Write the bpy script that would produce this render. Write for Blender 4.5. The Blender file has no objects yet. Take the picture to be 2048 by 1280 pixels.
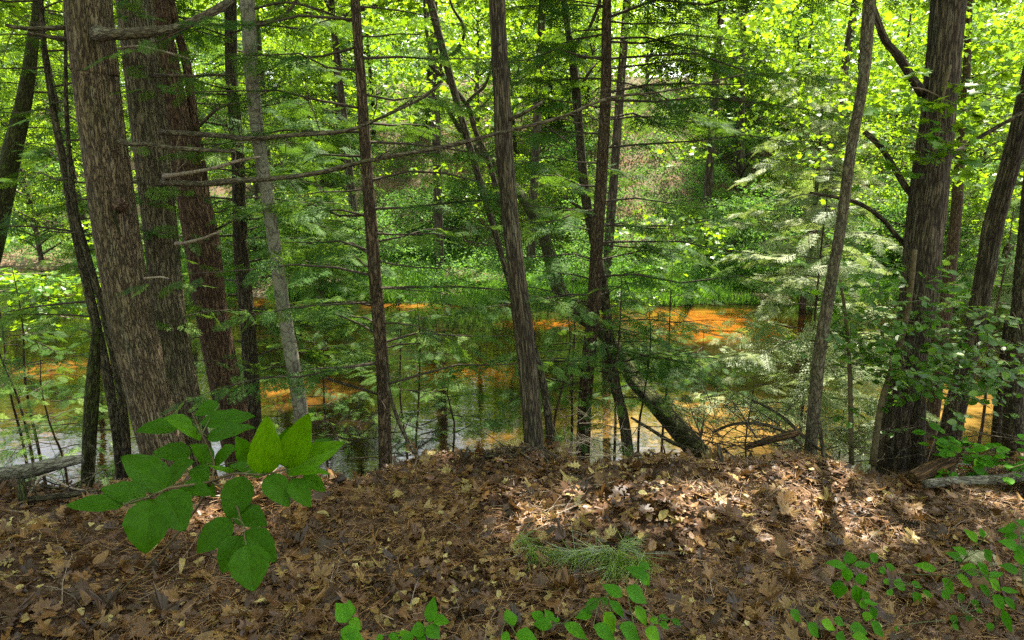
import bpy, math, random
import numpy as np
from mathutils import Vector

rng = np.random.default_rng(7)
random.seed(7)
R = math.radians
sc = bpy.context.scene
COL = sc.collection

# ------------------------------------------------------------------ camera frame
F = 24.0 / 36.0 * 2048.0
PITCH = R(13.0)
CAM = np.array([0.0, 0.0, 1.6])
UP = np.array([0.0, math.sin(PITCH), math.cos(PITCH)])
FW = np.array([0.0, math.cos(PITCH), -math.sin(PITCH)])
RT = np.array([1.0, 0.0, 0.0])


def ray(px, py):
    return FW + RT * ((px - 1024) / F) + UP * ((640 - py) / F)


def at(px, py, Y):
    d = ray(px, py)
    return CAM + d * (Y / d[1])


def at_z(px, py, z):
    d = ray(px, py)
    return CAM + d * ((z - CAM[2]) / d[2])


SUN_EL, SUN_AZ = R(58), R(22)          # azimuth: to the right of straight ahead
SUN = np.array([math.cos(SUN_EL) * math.sin(SUN_AZ), math.cos(SUN_EL) * math.cos(SUN_AZ), math.sin(SUN_EL)])
WATER_Z = -2.4

# ------------------------------------------------------------------ noise
def vnoise(p, seed=0):
    p = np.asarray(p, float)
    i = np.floor(p).astype(np.int64)
    f = p - i
    u = f * f * (3 - 2 * f)

    def h(ix, iy, iz):
        n = (ix * 374761393 + iy * 668265263 + iz * 2147483647 + seed * 1274126177) & 0x7FFFFFFF
        n = (n ^ (n >> 13)) * 1274126177 & 0x7FFFFFFF
        n = (n ^ (n >> 16)) & 0xFFFF
        return n / 65535.0
    x, y, z = i[..., 0], i[..., 1], i[..., 2]
    c = 0
    for dx in (0, 1):
        for dy in (0, 1):
            for dz in (0, 1):
                w = (u[..., 0] if dx else 1 - u[..., 0]) * (u[..., 1] if dy else 1 - u[..., 1]) * (u[..., 2] if dz else 1 - u[..., 2])
                c = c + w * h(x + dx, y + dy, z + dz)
    return c


def fbm(p, seed=0, octv=3):
    a, s, t = 1.0, 0.0, 0.0
    p = np.asarray(p, float)
    for k in range(octv):
        s = s + a * vnoise(p, seed + k * 17)
        t += a
        a *= 0.5
        p = p * 2.03
    return s / t


def sstep(x):
    x = np.clip(x, 0, 1)
    return x * x * (3 - 2 * x)


# ------------------------------------------------------------------ terrain
def crest(x):
    return 3.32 - 0.42 * sstep((-1.1 - x) / 1.2) + 0.16 * np.sin(x * 1.7 + 0.5) + 0.10 * np.sin(x * 3.7 + 2) + 0.06 * np.sin(x * 9.1)


def far_bank(x):
    return 19.7 + 6.5 * sstep((-5.5 - x) / 11.0) + 0.35 * np.sin(x * 0.9) + 0.2 * np.sin(x * 2.3 + 1)


def terrain(x, y):
    x = np.asarray(x, float)
    y = np.asarray(y, float)
    yc = crest(x)
    s = np.maximum(y - yc, 0)
    near = -0.62 * (s - 0.22 * (1 - np.exp(-s / 0.22)))
    near = np.maximum(near, -3.2)
    p = np.stack([x * 1.3, y * 1.3, x * 0], -1)
    bump = (fbm(p, 3, 4) - 0.5) * 0.16 - 0.02 + (fbm(p * 3.1, 44, 2) - .5) * .16 * np.exp(-((y - yc) / .5) ** 2)
    near = near + bump * np.where(y < 8, 1, 0.3)
    yf = far_bank(x)
    t = y - yf
    far = -3.2 + 0.95 * sstep((t + 1.2) / 1.6) + 0.05 * np.maximum(t - 0.4, 0)
    hill = np.maximum(t - 4.6, 0)
    far = far + 8.5 * np.tanh(0.62 * (hill - 1.2 * (1 - np.exp(-hill / 1.2))) / 8.5)
    p2 = np.stack([x * 0.35, y * 0.35, x * 0], -1)
    far = far + (fbm(p2, 9, 4) - 0.5) * (0.25 + 0.9 * sstep((t - 5) / 6))
    w = sstep((y - 11.5) / 3.0)
    return near * (1 - w) + far * w


def gz(x, y):
    return float(terrain(np.array([x]), np.array([y]))[0])


def on_ground(px, py, lift=0.0):
    """where the ray through a pixel meets the near bank"""
    d = ray(px, py)
    d = d / np.linalg.norm(d)
    t = np.concatenate([np.arange(1.0, 7.0, 0.02), np.arange(7.0, 60, 0.2)])
    p = CAM + d * t[:, None]
    g = p[:, 2] - terrain(p[:, 0], p[:, 1]) - lift
    i = int(np.argmax(g <= 0)) if (g <= 0).any() else len(t) - 1
    if i > 0:
        a, b = g[i - 1], g[i]
        tt = t[i - 1] + (t[i] - t[i - 1]) * (a / max(a - b, 1e-9))
    else:
        tt = t[i]
    return CAM + d * tt


# ------------------------------------------------------------------ mesh helpers
class MB:
    def __init__(s):
        s.v, s.t, s.r, s.c, s.n = [], [], [], [], 0
        s.m = []

    def add(s, v, t, r=0.5, c=None):
        v = np.asarray(v, float).reshape(-1, 3)
        t = np.asarray(t, np.int64).reshape(-1, 3)
        s.v.append(v)
        s.t.append(t + s.n)
        s.m.append(np.zeros(len(t), np.int32))
        s.r.append(np.broadcast_to(np.asarray(r, float), (len(v),)).copy())
        s.c.append(v.copy() if c is None else np.asarray(c, float).reshape(-1, 3))
        s.n += len(v)

    def merge(s, o, m=1):
        for v, t, r, c in zip(o.v, o.t, o.r, o.c):
            s.v.append(v)
            s.r.append(r)
            s.c.append(c)
        for t in o.t:
            s.t.append(t + s.n)
            s.m.append(np.full(len(t), m, np.int32))
        s.n += o.n

    def mesh(s, name, mat, smooth=True):
        v = np.concatenate(s.v)
        t = np.concatenate(s.t)
        me = bpy.data.meshes.new(name)
        me.vertices.add(len(v))
        me.vertices.foreach_set('co', v.astype(np.float32).ravel())
        me.loops.add(len(t) * 3)
        me.loops.foreach_set('vertex_index', t.astype(np.int32).ravel())
        me.polygons.add(len(t))
        me.polygons.foreach_set('loop_start', np.arange(0, len(t) * 3, 3, dtype=np.int32))
        me.polygons.foreach_set('use_smooth', np.full(len(t), smooth))
        a = me.attributes.new('rnd', 'FLOAT', 'POINT')
        a.data.foreach_set('value', np.concatenate(s.r).astype(np.float32))
        a = me.attributes.new('uvp', 'FLOAT_VECTOR', 'POINT')
        a.data.foreach_set('vector', np.concatenate(s.c).astype(np.float32).ravel())
        me.update(calc_edges=True)
        for k in (mat if isinstance(mat, (list, tuple)) else [mat]):
            me.materials.append(k)
        if isinstance(mat, (list, tuple)):
            me.polygons.foreach_set('material_index', np.concatenate(s.m))
        return me

    def build(s, name, mat, parent=None, smooth=True):
        if not s.v:
            return None
        o = bpy.data.objects.new(name, s.mesh(name, mat, smooth))
        COL.objects.link(o)
        if parent is not None:
            o.parent = parent
            o.matrix_parent_inverse = parent.matrix_basis.inverted()
        return o


def thing(name, label, cat, loc, group=None):
    o = bpy.data.objects.new(name, None)
    COL.objects.link(o)
    o.location = Vector(loc)
    o.empty_display_size = 0.1
    o['label'] = label
    o['category'] = cat
    if group:
        o['group'] = group
    return o


def tag(o, label=None, cat=None, group=None, kind=None):
    for k, v in (('label', label), ('category', cat), ('group', group), ('kind', kind)):
        if v:
            o[k] = v
    return o


def norm(a):
    return a / np.maximum(np.linalg.norm(a, axis=-1, keepdims=True), 1e-9)


def smooth_path(pts, step):
    """Catmull-Rom through rows [x,y,z,r]"""
    p = np.asarray(pts, float)
    if len(p) == 2:
        p = np.array([p[0], (p[0] + p[1]) / 2, p[1]])
    q = np.vstack([2 * p[0] - p[1], p, 2 * p[-1] - p[-2]])
    out = []
    for i in range(1, len(q) - 2):
        a, b, c, d = q[i - 1], q[i], q[i + 1], q[i + 2]
        n = max(1, int(np.linalg.norm((c - b)[:3]) / step))
        for k in range(n):
            t = k / n
            out.append(0.5 * ((2 * b) + (-a + c) * t + (2 * a - 5 * b + 4 * c - d) * t * t + (-a + 3 * b - 3 * c + d) * t ** 3))
    out.append(p[-1])
    return np.array(out)


def tube(mb, pts, sides=8, step=0.1, rough=0.0, freq=6.0, seed=0, rnd=0.5, cap=True, off=0.0):
    """swept tube through rows [x,y,z,r]; coordinates straightened along its length go in uvp"""
    q = smooth_path(pts, step)
    P, rad = q[:, :3], np.maximum(q[:, 3], 0.0006)
    n = len(P)
    T = norm(np.gradient(P, axis=0))
    ref = np.array([0.0, 1.0, 0.0]) if abs(T[0][1]) < 0.8 else np.array([1.0, 0, 0])
    X = np.zeros_like(P)
    x = norm(np.cross(T[0], ref))
    for i in range(n):
        x = x - T[i] * np.dot(x, T[i])
        x = x / max(np.linalg.norm(x), 1e-9)
        X[i] = x
    Yv = np.cross(T, X)
    L = np.concatenate([[0], np.cumsum(np.linalg.norm(np.diff(P, axis=0), axis=1))]) + off
    th = np.linspace(0, 2 * math.pi, sides, endpoint=False)
    ct, st = np.cos(th), np.sin(th)
    c = np.stack([rad[:, None] * ct, rad[:, None] * st, np.repeat(L[:, None], sides, 1)], -1)
    rr = np.repeat(rad[:, None], sides, 1)
    if rough > 0:
        cc = c * np.array([1.0, 1.0, 0.4]) * freq
        rr = rr * (1 + rough * (2 * fbm(cc, seed, 3) - 1) + 0.6 * rough * (2 * fbm(cc * np.array([.25, .25, .5]), seed + 5, 2) - 1))
    V = P[:, None] + (X[:, None] * ct[None, :, None] + Yv[:, None] * st[None, :, None]) * rr[..., None]
    idx = np.arange(n * sides).reshape(n, sides)
    a, b = idx[:-1], np.roll(idx[:-1], -1, 1)
    d, e = idx[1:], np.roll(idx[1:], -1, 1)
    t = np.concatenate([np.stack([a, b, e], -1).reshape(-1, 3), np.stack([a, e, d], -1).reshape(-1, 3)])
    V = V.reshape(-1, 3)
    c = c.reshape(-1, 3)
    if cap:
        V = np.vstack([V, P[0], P[-1]])
        c = np.vstack([c, [0, 0, L[0]], [0, 0, L[-1]]])
        k0, k1 = n * sides, n * sides + 1
        f = idx[0]
        g = idx[-1]
        t = np.vstack([t, np.stack([np.roll(f, -1), f, np.full(sides, k0)], -1), np.stack([g, np.roll(g, -1), np.full(sides, k1)], -1)])
    mb.add(V, t, rnd, c)
    return q


def twig(mb, p, d, L, r, depth, kink=.25, n=3):
    p = np.asarray(p, float)
    d = norm(np.asarray(d, float))
    pts = [[*p, r]]
    q = p.copy()
    dirs = [d]
    for k in range(3):
        d = norm(d + rng.normal(0, kink, 3))
        q = q + d * L / 3
        dirs.append(d)
        pts.append([*q, r * (1 - .28 * (k + 1))])
    tube(mb, pts, 4 if depth > 0 else 3, L / 3, cap=False)
    if depth > 0:
        for k in range(n):
            i = rng.integers(1, 4)
            a = np.array(pts[i][:3]) + (np.array(pts[i - 1][:3]) - np.array(pts[i][:3])) * rng.uniform(0, .9)
            nd = norm(dirs[i] + rng.normal(0, .75, 3))
            twig(mb, a, nd, L * rng.uniform(.3, .6), r * .6, depth - 1, kink, n)


def frames(axis, nrm):
    Yx = norm(axis)
    X = norm(np.cross(Yx, nrm))
    Z = np.cross(X, Yx)
    return X, Yx, Z


def scatter(mb, tv, tt, P, axis, nrm, S, rnd, curl=None):
    """copies of a small template (verts tv, tris tt) as plain mesh"""
    N = len(P)
    if N == 0:
        return
    X, Yx, Z = frames(axis, nrm)
    S = np.asarray(S, float)
    if S.ndim == 1:
        S = np.stack([S, S, S], -1)
    x, y, z = tv[:, 0], tv[:, 1], tv[:, 2]
    zz = np.repeat(z[None], N, 0)
    if curl is not None:
        zz = zz + curl[:, :1] * (x * x)[None] + curl[:, 1:2] * (y * y)[None] + curl[:, 2:3] * (x * y)[None]
    V = P[:, None] + X[:, None] * (x[None] * S[:, :1])[..., None] + Yx[:, None] * (y[None] * S[:, 1:2])[..., None] + Z[:, None] * (zz * S[:, 2:3])[..., None]
    k = len(tv)
    t = tt[None] + (np.arange(N) * k)[:, None, None]
    r = np.repeat(np.asarray(rnd, float)[:, None], k, 1)
    c = np.repeat(tv[None], N, 0)
    mb.add(V.reshape(-1, 3), t.reshape(-1, 3), r.ravel(), c.reshape(-1, 3))


# leaf templates: base at origin, tip at +y
def fan_leaf(half, fold=0.12):
    """half outline list (x,y) from base to tip -> folded leaf with a midrib"""
    h = np.array(half, float)
    n = len(h)
    mid = np.stack([np.zeros(n), h[:, 1], np.zeros(n)], -1)
    rt = np.stack([h[:, 0], h[:, 1], np.abs(h[:, 0]) * fold], -1)
    lt = rt * np.array([-1, 1, 1])
    v = np.vstack([mid, rt, lt])
    t = []
    for i in range(n - 1):
        for o, fl in ((n, 0), (2 * n, 1)):
            q = [(i, o + i, o + i + 1), (i, o + i + 1, i + 1)]
            for a, b, c in q:
                t.append((a, c, b) if fl else (a, b, c))
    return v, np.array(t)


RHOMB = (np.array([[0, 0, 0], [.36, .45, .1], [0, 1, -.04], [-.36, .45, .1]], float), np.array([[0, 1, 2], [0, 2, 3]]))
OVAL = fan_leaf([(0, 0), (.22, .15), (.33, .4), (.28, .65), (.12, .88), (0, 1)])


def star_leaf(pts, fold=0.15):
    p = np.array(pts, float)
    full = np.vstack([p, (p[::-1] * np.array([-1, 1]))[1:-1]])
    v = np.vstack([[0, .3, 0], np.column_stack([full, np.abs(full[:, 0]) * fold])])
    n = len(full)
    t = np.array([[0, 1 + (i + 1) % n, 1 + i] for i in range(n)])
    return v, t


MAPLE = star_leaf([(0, 0), (.18, .05), (.45, -.02), (.36, .2), (.62, .42), (.36, .48), (.24, .52), (.26, .78), (.1, .74), (0, 1)])
MAPLE_D = star_leaf([(0, 0), (.12, .05), (.38, -.08), (.36, .08), (.5, .12), (.36, .22), (.66, .34), (.60, .44), (.66, .56), (.44, .5), (.24, .5), (.36, .7), (.26, .72), (.25, .84), (.1, .78), (0, 1)], .05)
OAK_D = fan_leaf([(0, 0), (.06, .1), (.2, .17), (.09, .25), (.32, .36), (.12, .44), (.38, .6), (.15, .66), (.28, .82), (.1, .84), (0, 1)], .05)
OVAL_D = fan_leaf([(0, 0), (.2, .12), (.28, .35), (.27, .55), (.16, .82), (0, 1)], .1)
FRAG_D = star_leaf([(.1, 0), (.35, .1), (.5, .5), (.2, .7), (0, .9)], .1)


def needle_strip(V, T, p0, p1, hw, seg):
    """a needled twig: serrated flat strip"""
    p0, p1 = np.array(p0, float), np.array(p1, float)
    d = p1 - p0
    L = np.linalg.norm(d)
    d /= L
    s = np.array([d[1], -d[0], 0])
    m = max(2, int(L / seg))
    for i in range(m):
        a, b = i / m, (i + 0.8) / m
        w = hw * (1.0 if i < m - 1 else 0.6)
        for sg in (-1, 1):
            k = len(V)
            V.append(p0 + d * L * a)
            V.append(p0 + d * L * b)
            V.append(p0 + d * (L * (a + b) / 2 + hw * 0.75) + s * sg * w + np.array([0, 0, -0.15 * hw]))
            T.append((k, k + 2, k + 1) if sg < 0 else (k, k + 1, k + 2))


def frond(seed, n=10, seg=0.05, hw=0.030):
    r = random.Random(seed)
    V, T = [], []
    needle_strip(V, T, (0, 0, 0), (0, 1, -0.06), hw, seg)
    for i in range(n):
        for sg in (-1, 1):
            t = 0.06 + 0.86 * (i + (0.5 if sg > 0 else 0)) / n + r.uniform(-.02, .02)
            L = (0.40 * (1 - t) ** 0.8 + 0.07) * r.uniform(.75, 1.1) * (0.7 + 0.3 * min(1, t * 5))
            an = R(r.uniform(42, 58))
            p0 = np.array([0, t, -0.06 * t * t])
            p1 = p0 + np.array([sg * L * math.sin(an), L * math.cos(an), -L * r.uniform(.05, .25)])
            needle_strip(V, T, p0, p1, hw, seg)
            if L > 0.25:
                for u in (.4, .65):
                    q0 = p0 + (p1 - p0) * u
                    for s2 in (-1, 1):
                        a2 = an * sg + s2 * R(45)
                        l2 = L * .32 * (1.1 - u)
                        needle_strip(V, T, q0, q0 + np.array([math.sin(a2) * l2 * 1.4, math.cos(a2) * l2 * 1.4, -.02]), hw, seg)
    return np.array(V), np.array(T)


FRONDS = [frond(k) for k in range(4)]
FROND_LO = [frond(9 + k, n=5, seg=0.13, hw=0.05) for k in range(3)]

# ------------------------------------------------------------------ materials
def nm(name):
    m = bpy.data.materials.new(name)
    m.use_nodes = True
    nt = m.node_tree
    nt.nodes.clear()
    return m, nt


def N(nt, t, **kw):
    n = nt.nodes.new(t)
    for k, v in kw.items():
        if k in n.inputs.keys():
            n.inputs[k].default_value = v
        else:
            setattr(n, k, v)
    return n


def ramp(nt, stops):
    n = nt.nodes.new('ShaderNodeValToRGB')
    e = n.color_ramp.elements
    while len(e) < len(stops):
        e.new(0.5)
    for k, (p, c) in enumerate(stops):
        e[k].position = p
        e[k].color = (*c, 1) if len(c) == 3 else c
    return n


def leaf_mat(name, stops, trans=(0.22, 0.42, 0.02), tf=0.42, gloss=0.07, rough=0.42, veins=False, mottle=False):
    m, nt = nm(name)
    L = nt.links.new
    at_ = N(nt, 'ShaderNodeAttribute', attribute_name='rnd')
    rp = ramp(nt, stops)
    L(at_.outputs['Fac'], rp.inputs[0])
    colr = rp.outputs[0]
    out = N(nt, 'ShaderNodeOutputMaterial')
    dif = N(nt, 'ShaderNodeBsdfDiffuse')
    tr = N(nt, 'ShaderNodeBsdfTranslucent')
    gl = N(nt, 'ShaderNodeBsdfGlossy', Roughness=rough)
    gl.inputs['Color'].default_value = (1, 1, 1, 1)
    mixc = N(nt, 'ShaderNodeMixRGB', blend_type='MIX')
    mixc.inputs[0].default_value = 0.55
    mixc.inputs[2].default_value = (*trans, 1)
    if mottle:
        uv = N(nt, 'ShaderNodeAttribute', attribute_name='uvp')
        w4 = N(nt, 'ShaderNodeMath', operation='MULTIPLY')
        L(at_.outputs['Fac'], w4.inputs[0])
        w4.inputs[1].default_value = 90.0
        ns = N(nt, 'ShaderNodeTexNoise', noise_dimensions='4D', Scale=3.0, Detail=6.0, Roughness=0.7)
        L(uv.outputs['Vector'], ns.inputs['Vector'])
        L(w4.outputs[0], ns.inputs['W'])
        nr = ramp(nt, [(0.30, (.30, .28, .26)), (0.5, (.95, .95, .95)), (0.70, (1.5, 1.5, 1.45))])
        L(ns.outputs['Fac'], nr.inputs[0])
        cm = N(nt, 'ShaderNodeMixRGB', blend_type='MULTIPLY')
        cm.inputs[0].default_value = 0.9
        L(colr, cm.inputs[1])
        L(nr.outputs[0], cm.inputs[2])
        colr = cm.outputs[0]
    if veins:
        uv = N(nt, 'ShaderNodeAttribute', attribute_name='uvp')
        sep = N(nt, 'ShaderNodeSeparateXYZ')
        L(uv.outputs['Vector'], sep.inputs[0])
        ab = N(nt, 'ShaderNodeMath', operation='ABSOLUTE')
        L(sep.outputs[0], ab.inputs[0])
        # side veins: v - 0.9|u| repeats
        m1 = N(nt, 'ShaderNodeMath', operation='MULTIPLY_ADD')
        L(ab.outputs[0], m1.inputs[0])
        m1.inputs[1].default_value = -1.1
        L(sep.outputs[1], m1.inputs[2])
        m2 = N(nt, 'ShaderNodeMath', operation='MULTIPLY')
        L(m1.outputs[0], m2.inputs[0])
        m2.inputs[1].default_value = 7.0
        fr = N(nt, 'ShaderNodeMath', operation='FRACT')
        L(m2.outputs[0], fr.inputs[0])
        pp = N(nt, 'ShaderNodeMath', operation='PINGPONG')
        L(fr.outputs[0], pp.inputs[0])
        pp.inputs[1].default_value = 0.5
        vr = ramp(nt, [(0.0, (1, 1, 1)), (0.10, (0, 0, 0))])
        L(pp.outputs[0], vr.inputs[0])
        mr = ramp(nt, [(0.0, (1, 1, 1)), (0.035, (0, 0, 0))])
        L(ab.outputs[0], mr.inputs[0])
        mx = N(nt, 'ShaderNodeMath', operation='MAXIMUM')
        L(vr.outputs[0], mx.inputs[0])
        L(mr.outputs[0], mx.inputs[1])
        ns = N(nt, 'ShaderNodeTexNoise', Scale=9.0, Detail=4.0)
        L(uv.outputs['Vector'], ns.inputs['Vector'])
        cm = N(nt, 'ShaderNodeMixRGB', blend_type='MULTIPLY')
        cm.inputs[0].default_value = 0.55
        L(colr, cm.inputs[1])
        nr = ramp(nt, [(0.27, (1.6, .42, .5)), (0.33, (.6, .6, .6)), (0.72, (1.35, 1.3, 1.2))])
        L(ns.outputs['Fac'], nr.inputs[0])
        L(nr.outputs[0], cm.inputs[2])
        vm = N(nt, 'ShaderNodeMixRGB', blend_type='MIX')
        vf = N(nt, 'ShaderNodeMath', operation='MULTIPLY')
        L(mx.outputs[0], vf.inputs[0])
        vf.inputs[1].default_value = 0.28
        L(vf.outputs[0], vm.inputs[0])
        L(cm.outputs[0], vm.inputs[1])
        vm.inputs[2].default_value = (0.07, 0.17, 0.003, 1)
        colr = vm.outputs[0]
        bp = N(nt, 'ShaderNodeBump', Strength=0.4, Distance=0.004, invert=True)
        L(mx.outputs[0], bp.inputs['Height'])
        for b in (dif, gl):
            L(bp.outputs[0], b.inputs['Normal'])
    L(colr, dif.inputs[0])
    L(colr, mixc.inputs[1])
    L(mixc.outputs[0], tr.inputs[0])
    m1_ = N(nt, 'ShaderNodeMixShader')
    m1_.inputs[0].default_value = tf
    L(dif.outputs[0], m1_.inputs[1])
    L(tr.outputs[0], m1_.inputs[2])
    m2_ = N(nt, 'ShaderNodeMixShader')
    m2_.inputs[0].default_value = gloss
    L(m1_.outputs[0], m2_.inputs[1])
    L(gl.outputs[0], m2_.inputs[2])
    L(m2_.outputs[0], out.inputs[0])
    return m


def bark_mat(name, ridge, ridge2, crack, scale=9.0, stretch=0.22, crackw=0.14, moss=0.3, lichen=0.15, bump=1.0, moss_c=(0.05, 0.075, 0.012)):
    m, nt = nm(name)
    L = nt.links.new
    out = N(nt, 'ShaderNodeOutputMaterial')
    b = N(nt, 'ShaderNodeBsdfPrincipled', Roughness=0.9)
    b.inputs['Specular IOR Level'].default_value = 0.15
    uv = N(nt, 'ShaderNodeAttribute', attribute_name='uvp')
    mp = N(nt, 'ShaderNodeMapping')
    mp.inputs['Scale'].default_value = (scale, scale, scale * stretch)
    L(uv.outputs['Vector'], mp.inputs[0])
    def furrow(sc_, dist, off):
        nz = N(nt, 'ShaderNodeTexNoise', Scale=sc_, Detail=2.5, Roughness=0.55, Distortion=dist)
        o_ = N(nt, 'ShaderNodeVectorMath', operation='ADD')
        L(mp.outputs[0], o_.inputs[0])
        o_.inputs[1].default_value = (off, off * 2, off)
        L(o_.outputs[0], nz.inputs['Vector'])
        a_ = N(nt, 'ShaderNodeMath', operation='SUBTRACT')
        L(nz.outputs['Fac'], a_.inputs[0])
        a_.inputs[1].default_value = 0.5
        b_ = N(nt, 'ShaderNodeMath', operation='ABSOLUTE')
        L(a_.outputs[0], b_.inputs[0])
        return b_
    f1, f2 = furrow(0.85, 0.25, 0.0), furrow(1.6, 0.4, 13.7)
    mn = N(nt, 'ShaderNodeMath', operation='MINIMUM')
    f2s = N(nt, 'ShaderNodeMath', operation='MULTIPLY')
    L(f2.outputs[0], f2s.inputs[0])
    f2s.inputs[1].default_value = 1.6
    L(f1.outputs[0], mn.inputs[0])
    L(f2s.outputs[0], mn.inputs[1])
    vc = N(nt, 'ShaderNodeTexVoronoi', feature='F1', Scale=1.1)
    L(mp.outputs[0], vc.inputs['Vector'])
    n2 = N(nt, 'ShaderNodeTexNoise', Scale=3.0, Detail=7.0, Roughness=0.75)
    L(mp.outputs[0], n2.inputs['Vector'])
    cr = ramp(nt, [(0.0, (0, 0, 0)), (crackw * 0.22, (.55, .55, .55)), (crackw * 0.6, (1, 1, 1))])
    L(mn.outputs[0], cr.inputs[0])
    r2 = N(nt, 'ShaderNodeMixRGB')
    sp = N(nt, 'ShaderNodeSeparateColor')
    L(vc.outputs['Color'], sp.inputs[0])
    mad = N(nt, 'ShaderNodeMath', operation='MULTIPLY_ADD')
    L(sp.outputs[0], mad.inputs[0])
    mad.inputs[1].default_value = 0.35
    nm2 = N(nt, 'ShaderNodeMath', operation='MULTIPLY')
    L(n2.outputs['Fac'], nm2.inputs[0])
    nm2.inputs[1].default_value = 0.75
    L(nm2.outputs[0], mad.inputs[2])
    L(mad.outputs[0], r2.inputs[0])
    r2.inputs[1].default_value = (*ridge, 1)
    r2.inputs[2].default_value = (*ridge2, 1)
    # lichen patches
    nl = N(nt, 'ShaderNodeTexNoise', Scale=0.55, Detail=5.0, Roughness=0.65)
    L(mp.outputs[0], nl.inputs['Vector'])
    lr = ramp(nt, [(0.52, (0, 0, 0)), (0.66, (1, 1, 1))])
    L(nl.outputs['Fac'], lr.inputs[0])
    lm = N(nt, 'ShaderNodeMath', operation='MULTIPLY')
    L(lr.outputs[0], lm.inputs[0])
    lm.inputs[1].default_value = lichen
    r3 = N(nt, 'ShaderNodeMixRGB')
    L(lm.outputs[0], r3.inputs[0])
    L(r2.outputs[0], r3.inputs[1])
    r3.inputs[2].default_value = (0.22, 0.26, 0.19, 1)
    # moss: large noise patches
    ms = N(nt, 'ShaderNodeTexNoise', Scale=2.2, Detail=5.0, Roughness=0.7)
    L(uv.outputs['Vector'], ms.inputs['Vector'])
    mr = ramp(nt, [(0.5 - 0.28 * moss, (0, 0, 0)), (0.82 - 0.3 * moss, (1, 1, 1))])
    L(ms.outputs['Fac'], mr.inputs[0])
    mm = N(nt, 'ShaderNodeMath', operation='MULTIPLY')
    L(mr.outputs[0], mm.inputs[0])
    mm.inputs[1].default_value = min(1.0, moss * 1.3)
    r4 = N(nt, 'ShaderNodeMixRGB')
    L(mm.outputs[0], r4.inputs[0])
    L(r3.outputs[0], r4.inputs[1])
    r4.inputs[2].default_value = (*moss_c, 1)
    fin = N(nt, 'ShaderNodeMixRGB')
    L(cr.outputs[0], fin.inputs[0])
    fin.inputs[1].default_value = (*crack, 1)
    L(r4.outputs[0], fin.inputs[2])
    L(fin.outputs[0], b.inputs['Base Color'])
    hh = N(nt, 'ShaderNodeMath', operation='MULTIPLY_ADD')
    L(n2.outputs['Fac'], hh.inputs[0])
    hh.inputs[1].default_value = 0.5
    L(cr.outputs[0], hh.inputs[2])
    bp = N(nt, 'ShaderNodeBump', Strength=bump, Distance=0.012)
    L(hh.outputs[0], bp.inputs['Height'])
    L(bp.outputs[0], b.inputs['Normal'])
    L(b.outputs[0], out.inputs[0])
    return m


def simple_mat(name, stops, rough=0.85, scale=30.0, bump=0.3, attr=False):
    m, nt = nm(name)
    L = nt.links.new
    out = N(nt, 'ShaderNodeOutputMaterial')
    b = N(nt, 'ShaderNodeBsdfPrincipled', Roughness=rough)
    b.inputs['Specular IOR Level'].default_value = 0.2
    rp = ramp(nt, stops)
    uv = N(nt, 'ShaderNodeAttribute', attribute_name='uvp')
    nz = N(nt, 'ShaderNodeTexNoise', Scale=scale, Detail=5.0)
    L(uv.outputs['Vector'], nz.inputs['Vector'])
    if attr:
        at_ = N(nt, 'ShaderNodeAttribute', attribute_name='rnd')
        L(at_.outputs['Fac'], rp.inputs[0])
    else:
        L(nz.outputs['Fac'], rp.inputs[0])
    L(rp.outputs[0], b.inputs['Base Color'])
    bp = N(nt, 'ShaderNodeBump', Strength=bump, Distance=0.01)
    L(nz.outputs['Fac'], bp.inputs['Height'])
    L(bp.outputs[0], b.inputs['Normal'])
    L(b.outputs[0], out.inputs[0])
    return m


M = {}
M['pine_bark'] = bark_mat('pine_bark', (0.13, 0.092, 0.052), (0.235, 0.175, 0.105), (0.025, 0.016, 0.010), scale=48, stretch=0.17, crackw=0.17, moss=0.35, lichen=0.3)
M['pine_bark_gray'] = bark_mat('pine_bark_gray', (0.15, 0.115, 0.068), (0.27, 0.215, 0.135), (0.022, 0.016, 0.010), scale=50, stretch=0.15, crackw=0.2, moss=0.45, lichen=0.35)
M['pine_bark_red'] = bark_mat('pine_bark_red', (0.115, 0.066, 0.036), (0.20, 0.125, 0.072), (0.02, 0.011, 0.008), scale=48, stretch=0.17, crackw=0.2, moss=0.25, lichen=0.12)
M['dark_bark'] = bark_mat('dark_bark', (0.075, 0.058, 0.035), (0.15, 0.12, 0.075), (0.016, 0.012, 0.009), scale=40, stretch=0.25, crackw=0.2, moss=0.4, lichen=0.2)
M['smooth_bark'] = bark_mat('smooth_bark', (0.15, 0.135, 0.10), (0.25, 0.235, 0.18), (0.07, 0.06, 0.045), scale=14, stretch=0.7, crackw=0.08, moss=0.45, lichen=0.55, bump=0.35, moss_c=(0.075, 0.085, 0.03))
M['oak_bark'] = bark_mat('oak_bark', (0.095, 0.072, 0.042), (0.20, 0.16, 0.10), (0.014, 0.010, 0.007), scale=44, stretch=0.10, crackw=0.30, moss=0.25, lichen=0.25, bump=1.0)
M['hemlock_bark'] = bark_mat('hemlock_bark', (0.095, 0.062, 0.036), (0.175, 0.122, 0.07), (0.02, 0.013, 0.009), scale=46, stretch=0.22, crackw=0.22, moss=0.22, lichen=0.15)
M['mossy_bark'] = bark_mat('mossy_bark', (0.06, 0.05, 0.028), (0.11, 0.09, 0.05), (0.018, 0.014, 0.008), scale=36, stretch=0.25, crackw=0.2, moss=0.85, lichen=0.2, moss_c=(0.05, 0.072, 0.010))
M['far_bark'] = bark_mat('far_bark', (0.07, 0.055, 0.04), (0.15, 0.125, 0.095), (0.02, 0.015, 0.01), scale=9, stretch=0.15, crackw=0.2, moss=0.3, lichen=0.3)
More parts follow.
